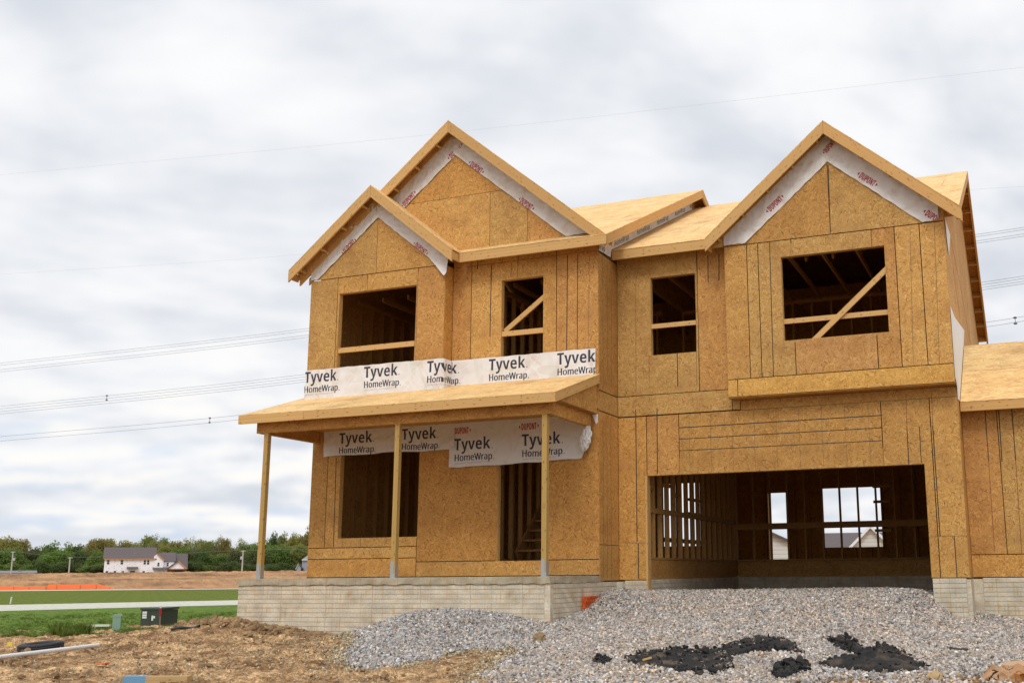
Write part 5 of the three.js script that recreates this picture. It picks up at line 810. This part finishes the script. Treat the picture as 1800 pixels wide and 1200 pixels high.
{
  const d = 250, t = houseW('white_wrapped_house', 'far white wrapped house with dark roofs in front of the woods', 220, d), f = far(t, 220, d), X = f.x, Y = (py) => f.y(220, py);
  part('wall', bx(X(177), -1, -9, X(266), Y(982), 0, 'osb'), M2.wrap, t); part('roof', gablePrism(X(177), X(266), Y(982), Y(961), 0, -9, 0.35), M2.roof, t); part('eave', bx(X(176), Y(983.4), 0.1, X(267), Y(981.6), 0.42), M2.trim, t);
  part('wall', bx(X(266), -1, -8, X(302), Y(986), -0.5, 'osb'), M2.wrap, t); part('roof', gablePrism(X(267), X(302), Y(986), Y(970), -0.5, -8, 0.3), M2.roof, t);
  part('wall', polyZ([[X(264), -1], [X(282), -1], [X(282), Y(985)], [X(269), Y(973.5)], [X(264), Y(978)]], -1, 0.2), M2.wrap, t); part('eave', bar(V(X(283), Y(985.5), 0.3), V(X(269), Y(973), 0.3), 0.3, 0.3), M2.trim, t);
  part('wall', bx(X(290), -1, -8, X(325), Y(1000), 0, 'osb'), M2.brick, t); part('roof', gablePrism(X(300), X(325.5), Y(1000), Y(972.5), 0, -8, 0.2), M2.roof, t);
  part('wall', polyZ([[X(290), Y(1000)], [X(323), Y(1000)], [X(308), Y(987.5)]], 0.2, 1.4), M2.wrap, t); part('eave', bar(V(X(324), Y(1000), 1.5), V(X(308), Y(986.5), 1.5), 0.4, 0.3), M2.trim, t); part('eave', bar(V(X(289), Y(1000), 1.5), V(X(308), Y(986.5), 1.5), 0.4, 0.3), M2.roof, t); part('garage_door', bx(X(305), -1, 0.2, X(320), Y(1003), 0.3), M2.glass, t); part('fascia', bx(X(289), Y(1001.5), 0.3, X(325), Y(1000), 1.45), M2.brick, t);
  part('porch_roof', block(V(X(263), Y(1001), 1.5), V(X(291), Y(1001), 1.5), V(X(291), Y(997), 0), V(X(263), Y(997), 0), V(0, -0.15, 0)), M2.roof, t);
  part('door_canopy', block(V(X(217), Y(999), 1.2), V(X(237), Y(999), 1.2), V(X(237), Y(996), 0), V(X(217), Y(996), 0), V(0, -0.15, 0)), M2.roof, t); part('roof_vent', bx(X(228), Y(975.5), -2.2, X(230), Y(972), -1.9), M2.white, t);
  for (const [a, b] of [[181, 186], [205, 210], [246, 250.6], [252, 256.6]]) win(t, f, a, b, 984, 992, 0.01); for (const [a, b] of [[180, 185], [194, 199], [208, 213], [222, 233], [245, 250]]) win(t, f, a, b, 1003, 1010, 0.01); for (const [a, b] of [[271, 275]]) win(t, f, a, b, 988, 995, 0.21); win(t, f, 288, 292, 988, 995, -0.49);
}
{
  const d = 170, t = houseW('grey_house', 'small grey house at the edge of the woods beside the left porch corner', 530, d), f = far(t, 530, d), X = f.x, Y = (py) => f.y(530, py);
  part('wall', bx(X(526), -1, -7, X(560), Y(983), 0), M2.grey, t); part('roof', block(V(X(525), Y(983), 0.3), V(X(562), Y(983), 0.3), V(X(562), Y(968), -3.5), V(X(545), Y(968), -3.5), V(0, -0.15, 0)), std({ color: lin(0.24, 0.24, 0.25) }), t); part('eave', bx(X(525), Y(984.5), 0.05, X(561), Y(983), 0.32), M2.white, t);
  part('porch', polyZ([[X(516), -1], [X(524), -1], [X(524), Y(998)], [X(519.5), Y(990)], [X(516), Y(997)]], 0.1, 1.2), M2.grey, t); part('porch_roof', block(V(X(519.5), Y(989.5), 1.4), V(X(519.5), Y(989.5), 0), V(X(529), Y(999), 0), V(X(529), Y(999), 1.4), V(0, -0.12, 0)), std({ color: lin(0.13, 0.11, 0.115) }), t); part('porch_roof', block(V(X(519.5), Y(989.5), 1.4), V(X(519.5), Y(989.5), 0), V(X(514.5), Y(1000), 0), V(X(514.5), Y(1000), 1.4), V(0, -0.12, 0)), M2.white, t); part('garage_door', bx(X(522), -1, 0.01, X(528), Y(1000), 0.1), std({ color: lin(0.13, 0.13, 0.14) }), t);
}
{
  const d = 240, t = houseW('low_building', 'low building with a long grey roof left of the far utility pole', 10, d, 0.4), f = far(t, 10, d), X = f.x, Y = (py) => f.y(10, py);
  part('wall', bx(X(-60), -1, -8, X(58), Y(1006.5), 0), M2.white, t); part('roof', gablePrism(X(-60), X(58), Y(1006.5), Y(1002.5), 0, -8), std({ color: lin(0.2, 0.2, 0.21) }), t); part('chimney', bx(X(28), Y(1005), -3, X(31), Y(1001), -2), M2.brick, t);
}
// neighbours behind, seen through the garage and its rear windows
{
  const d = 52, t = houseW('neighbour_house', 'grey roofed house with pale siding seen through the garage back window', 1500, d, -1.1), f = far(t, 1500, d), X = f.x, Y = (py) => f.y(1500, py);
  part('wall', bx(X(1440), -0.1, -8, X(1700), Y(985), -0.3), M2.sid, t); part('roof', [block(V(X(1425), Y(985), 0.2), V(X(1700), Y(985), 0.2), V(X(1700), Y(931), -4), V(X(1425), Y(931), -4), V(0, -0.15, 0))], M2.roof, t);
  part('wall', polyZ([[X(1480), -0.1], [X(1580), -0.1], [X(1580), Y(977)], [X(1530), Y(928)], [X(1480), Y(977)]], 0.2, 0.9), M2.sid, t); for (const s of [-1, 1]) part('rake_trim', bar(V(X(1530), Y(927), 1.0), V(X(1530 + s * 54), Y(980), 1.0), 0.3, 0.12), M2.white, t);
}
{
  const d = 47, t = houseW('neighbour_house', 'pale sided house seen through the narrow opening at the back of the garage', 1345, d, -1.1), f = far(t, 1345, d), X = f.x, Y = (py) => f.y(1345, py);
  part('wall', polyZ([[X(1280), -0.1], [X(1385), -0.1], [X(1385), Y(952)], [X(1350), Y(936)], [X(1280), Y(968)]], -6, 0), M2.sid, t); part('rake_trim', bar(V(X(1350), Y(934.5), 0.1), V(X(1387), Y(952), 0.1), 0.3, 0.1), M2.roof, t); part('rake_trim', bar(V(X(1350), Y(934.5), 0.1), V(X(1278), Y(968), 0.1), 0.3, 0.1), M2.white, t);
  part('garage_door', bx(X(1290), 0, 0.01, X(1340), Y(975), 0.05), M2.white, t);
}
function pole(px, top, d, label, can, lean = 0) {
  const b = bg(px, 0.0, d), r = ray(px, top), k = r.x * FWD.x + r.z * FWD.z, h = CAM.y + r.y / k * d, t = thing('utility_pole', label, 'utility pole', b.toArray(), YAW); t.rotation.z = lean;
  const m = std({ color: lin(0.46, 0.43, 0.40) }); part('pole_shaft', new THREE.CylinderGeometry(0.08, 0.12, h, 10).translate(0, h / 2, 0), m, t); part('crossbar', bx(-0.35, h - 0.15, -0.05, 0.35, h - 0.06, 0.05), m, t);
  if (can) part('transformer_can', new THREE.CylinderGeometry(0.17, 0.17, 0.42, 14).translate(can, h * 0.72, 0), std({ color: lin(0.45, 0.47, 0.48) }), t);
  return b.clone().setY(h);
}
const p1 = pole(13.6, 969, 160, 'pale leaning utility pole with a can, at the left edge of the picture', 0.25, 0), p2 = pole(115.5, 979, 160, 'plain pale utility pole left of the white far house', 0), p3 = pole(420.5, 967, 160, 'pale utility pole with a can between the far house and the porch', -0.2);
function wire(name, label, pts, rad, grp, mat) { const c = new THREE.CatmullRomCurve3(pts), t = tag(part(numbered(name), new THREE.TubeGeometry(c, 80, rad, 5), mat, scene), label, 'wire', grp); return t; }
const dark = std({ color: lin(0.14, 0.145, 0.155), roughness: 0.6 });
{ const mid = (a, b) => a.clone().lerp(b, 0.5).add(V(0, -0.12, 0)), pr = bg(760, 4.4, 160), pl = bg(-200, 4.2, 160); wire('utility_wire', 'thin wire strung along the far utility poles before the woods', [pl, p1, mid(p1, p2), p2, mid(p2, p3), p3, mid(p3, pr), pr], 0.02, undefined, std({ color: lin(0.2, 0.2, 0.2) })); }
{
  const Z = -85, go = (l) => { const q = l.map(([a, b]) => onZ(a, b, Z)); const e0 = q[0].clone().multiplyScalar(1.6).addScaledVector(q[1], -0.6), n = q.length, e1 = q[n - 1].clone().multiplyScalar(1.6).addScaledVector(q[n - 2], -0.6); return [e0, ...q, e1]; };
  wire('overhead_wire', 'single thin wire highest in the sky, passing above the gables', go([[0, 307], [760, 236], [1800, 118]]), 0.007, undefined, std({ color: lin(0.46, 0.47, 0.49) }));
  wire('overhead_wire', 'single faint wire ending behind the lower left gable', go([[0, 482], [530, 447], [1710, 333], [1800, 328]]), 0.006, undefined, std({ color: lin(0.36, 0.37, 0.39) }));
  const sets = [['upper', [[0, 638], [510, 581], [1715, 412.4], [1800, 399.5]], [0, 4, 11.5, 15.5]], ['middle', [[0, 714], [510, 660.8], [1725, 496.4], [1800, 485]], [0, 4.4, 9.2, 13.4]], ['lowest', [[0, 767], [425, 729], [1733, 566.6], [1800, 556]], [0, 8]]];
  for (const [nm, l, off] of sets) for (const [oi, o] of off.entries()) wire('overhead_wire', `${off.length === 2 ? ['upper', 'lower'][oi] : ['topmost', 'second', 'third', 'bottom'][oi]} power line wire of the ${nm} bundle behind the house`, go(l.map(([a, b]) => [a, b + o])), 0.017, `${nm} bundle of power line wires`, dark);
  for (const [px, py, lb] of [[187, 696.5, 'small spacer on the middle power lines at the far left'], [368, 736, 'small spacer on the lowest power lines left of the porch'], [1785, 560, 'small spacer on the lowest power lines at the right edge']]) { const c = onZ(px, py, Z), t = thing('wire_spacer', lb, 'wire spacer', c.toArray(), 0); for (const y of [0.1, -0.45]) part('clamp', new THREE.SphereGeometry(0.11, 8, 6).scale(1.6, 1, 1).translate(0, y, 0), dark, t); part('spacer_bar', new THREE.CylinderGeometry(0.03, 0.03, 0.55, 6).translate(0, -0.17, 0), dark, t); }
}
// trees
{
  const leafTri = (r, rx, ry, rz, n, size, cl) => { const p = []; const clumps = []; for (let i = 0; i < cl; i++) { const a = r() * 6.28, b = Math.acos(2 * r() - 1), q = 0.3 + 0.42 * r(); clumps.push([Math.sin(b) * Math.cos(a) * q, Math.cos(b) * q, Math.sin(b) * Math.sin(a) * q, 0.24 + r() * 0.2]); }
    for (let i = 0; i < n; i++) { const c = clumps[Math.floor(r() * cl)], a = r() * 6.28, b = Math.acos(2 * r() - 1), q = Math.pow(r(), 0.45) * c[3]; const x = (c[0] + Math.sin(b) * Math.cos(a) * q) * rx, y = (c[1] + Math.cos(b) * q) * ry, z = (c[2] + Math.sin(b) * Math.sin(a) * q) * rz; const s = size * (0.6 + 0.8 * r()), e = new THREE.Euler(r() * 6, r() * 6, r() * 6), v = [V(-s, -s * 0.5, 0), V(s, -s * 0.4, 0), V(0.2 * s, s, 0.2 * s)].map((w2) => w2.applyEuler(e)); for (const w2 of v) p.push(x + w2.x, y + w2.y, z + w2.z); }
    const g = new THREE.BufferGeometry(); g.setAttribute('position', new THREE.Float32BufferAttribute(p, 3)); g.computeVertexNormals(); return g; };
  const r = rng(301), crowns = {}, leaf = (c) => new THREE.MeshPhysicalMaterial({ color: lin(...c), side: THREE.DoubleSide, roughness: 0.95, specularIntensity: 0.15, transmission: 0.5, thickness: 0 });
  const kinds = { green: [[0.20, 0.285, 0.07], [0.18, 0.26, 0.065]], olive: [[0.31, 0.30, 0.08], [0.26, 0.285, 0.08], [0.31, 0.27, 0.09]], dark: [[0.12, 0.17, 0.055], [0.14, 0.16, 0.06]], pale: [[0.34, 0.35, 0.14], [0.31, 0.34, 0.13]], bright: [[0.19, 0.30, 0.06]] };
  const mats = Object.fromEntries(Object.entries(kinds).map(([k, l]) => [k, l.map(leaf)])), bark = std({ color: lin(0.12, 0.10, 0.08) });
  const dense = [0, 1, 2].map(() => leafTri(r, 1, 1, 1, 5200, 0.05, 34)), loose = [0, 1, 2].map(() => leafTri(r, 1, 1, 1, 2200, 0.042, 22));
  const words = { green: 'mid green', olive: 'olive spring leaved', dark: 'dark green', pale: 'thin pale leaved', bright: 'bright green' };
  let bases = {}; const trunkGeo = (() => { const g = [new THREE.CylinderGeometry(0.018, 0.035, 1, 7).translate(0, 0.5, 0)]; for (let k = 0; k < 6; k++) { const a = k * 1.9, b = new THREE.CylinderGeometry(0.005, 0.013, 0.4, 5).translate(0, 0.2, 0); b.rotateZ(0.7); b.rotateY(a); b.translate(0, 0.4 + k * 0.07, 0); g.push(b); } return mergeAll(g); })();
  function tree(px, top, wpx, kind, d, lowPx = 1012) {
    const base = bg(px, 0.6, d), rr = ray(px, top), k = rr.x * FWD.x + rr.z * FWD.z, h = CAM.y + rr.y / k * d - 0.6, w = wpx / FOC * d / 2, lo = kind === 'pale' || kind === 'olive', t = thing('tree', '', 'tree', base.toArray(), r() * 6, 'trees of the wood behind the far field');
    const ci = Math.floor(r() * 3), crown = part('crown', (kind === 'pale' ? loose : dense)[ci], mats[kind][Math.floor(r() * mats[kind].length)], t), ch = h * (lo ? 0.40 : 0.52);
    crown.position.y = h - ch * 0.96; crown.scale.set(w * 1.5, ch, w * 1.5);
    const tr = part('trunk', trunkGeo, bark, t); tr.scale.set(h * 0.6, h * 0.74, h * 0.6);
    const where = px < 10 ? 'left of the first far utility pole' : px < 116 ? 'between the two leftmost utility poles' : px < 178 ? 'between the second pole and the white house' : px < 330 ? 'behind the white wrapped far house' : px < 418 ? 'between the far house and the third pole' : 'right of the third utility pole';
    t.userData.label = `${d > 295 ? 'tall' : d > 269 ? 'lower' : 'shrubby'} ${words[kind]} tree ${where}`; t.userData.group = `${d > 295 ? 'tall' : d > 269 ? 'lower' : 'shrubby'} ${words[kind]} trees ${where}`; return t;
  }
  const L = [[-30, 940, 50, 'olive'], [4, 944, 44, 'olive'], [22, 942, 34, 'olive'], [52, 958, 30, 'dark'], [68, 960, 30, 'green'], [86, 953, 40, 'green'], [108, 955, 36, 'green'], [128, 953, 34, 'dark'], [152, 939, 26, 'pale'], [168, 941, 36, 'olive'], [184, 944, 26, 'olive'], [197, 953, 18, 'pale'], [214, 945, 32, 'olive'], [232, 944, 22, 'pale'], [246, 937, 22, 'pale'], [254, 938, 22, 'olive'], [266, 936, 20, 'pale'], [278, 942, 24, 'olive'], [290, 943, 22, 'pale'], [303, 946, 24, 'olive'], [318, 948, 24, 'olive'], [334, 941, 22, 'pale'], [346, 945, 26, 'olive'], [360, 947, 26, 'olive'], [373, 937, 18, 'pale'], [386, 940, 20, 'olive'], [398, 956, 22, 'olive'], [418, 942, 20, 'pale'], [428, 950, 30, 'green'], [446, 948, 30, 'green'], [462, 949, 28, 'green'], [476, 937, 28, 'dark'], [492, 937, 26, 'olive'], [508, 938, 28, 'olive'], [524, 936, 28, 'olive'], [536, 925, 30, 'olive'], [552, 930, 34, 'olive'], [575, 934, 34, 'olive'], [600, 938, 36, 'olive']];
  for (const [a, b, c, k] of L) tree(a, b, c, k, 300 + r() * 14);
  const F = [[-20, 962, 46, 'green'], [12, 958, 46, 'green'], [34, 968, 36, 'dark'], [50, 964, 34, 'dark'], [70, 972, 34, 'green'], [92, 964, 46, 'bright'], [112, 972, 36, 'green'], [132, 964, 30, 'dark'], [146, 968, 28, 'dark'], [162, 966, 30, 'green'], [176, 970, 30, 'dark'], [278, 958, 34, 'olive'], [300, 962, 26, 'bright'], [316, 962, 28, 'green'], [332, 966, 32, 'dark'], [350, 962, 34, 'dark'], [368, 972, 34, 'green'], [388, 970, 36, 'green'], [408, 966, 32, 'dark'], [426, 964, 34, 'green'], [446, 962, 34, 'dark'], [468, 958, 36, 'green'], [490, 952, 38, 'green'], [510, 956, 34, 'green'], [530, 952, 34, 'olive'], [552, 956, 34, 'green']];
  for (const [a, b, c, k] of F) tree(a, b, c, k, 272 + r() * 10);
  for (let px = -40; px < 600; px += 17) tree(px + r() * 6, 984 + r() * 8, 30, r() < 0.6 ? 'dark' : 'green', 262 + r() * 6);
}
shade(scene);
renderer.render(scene, camera);
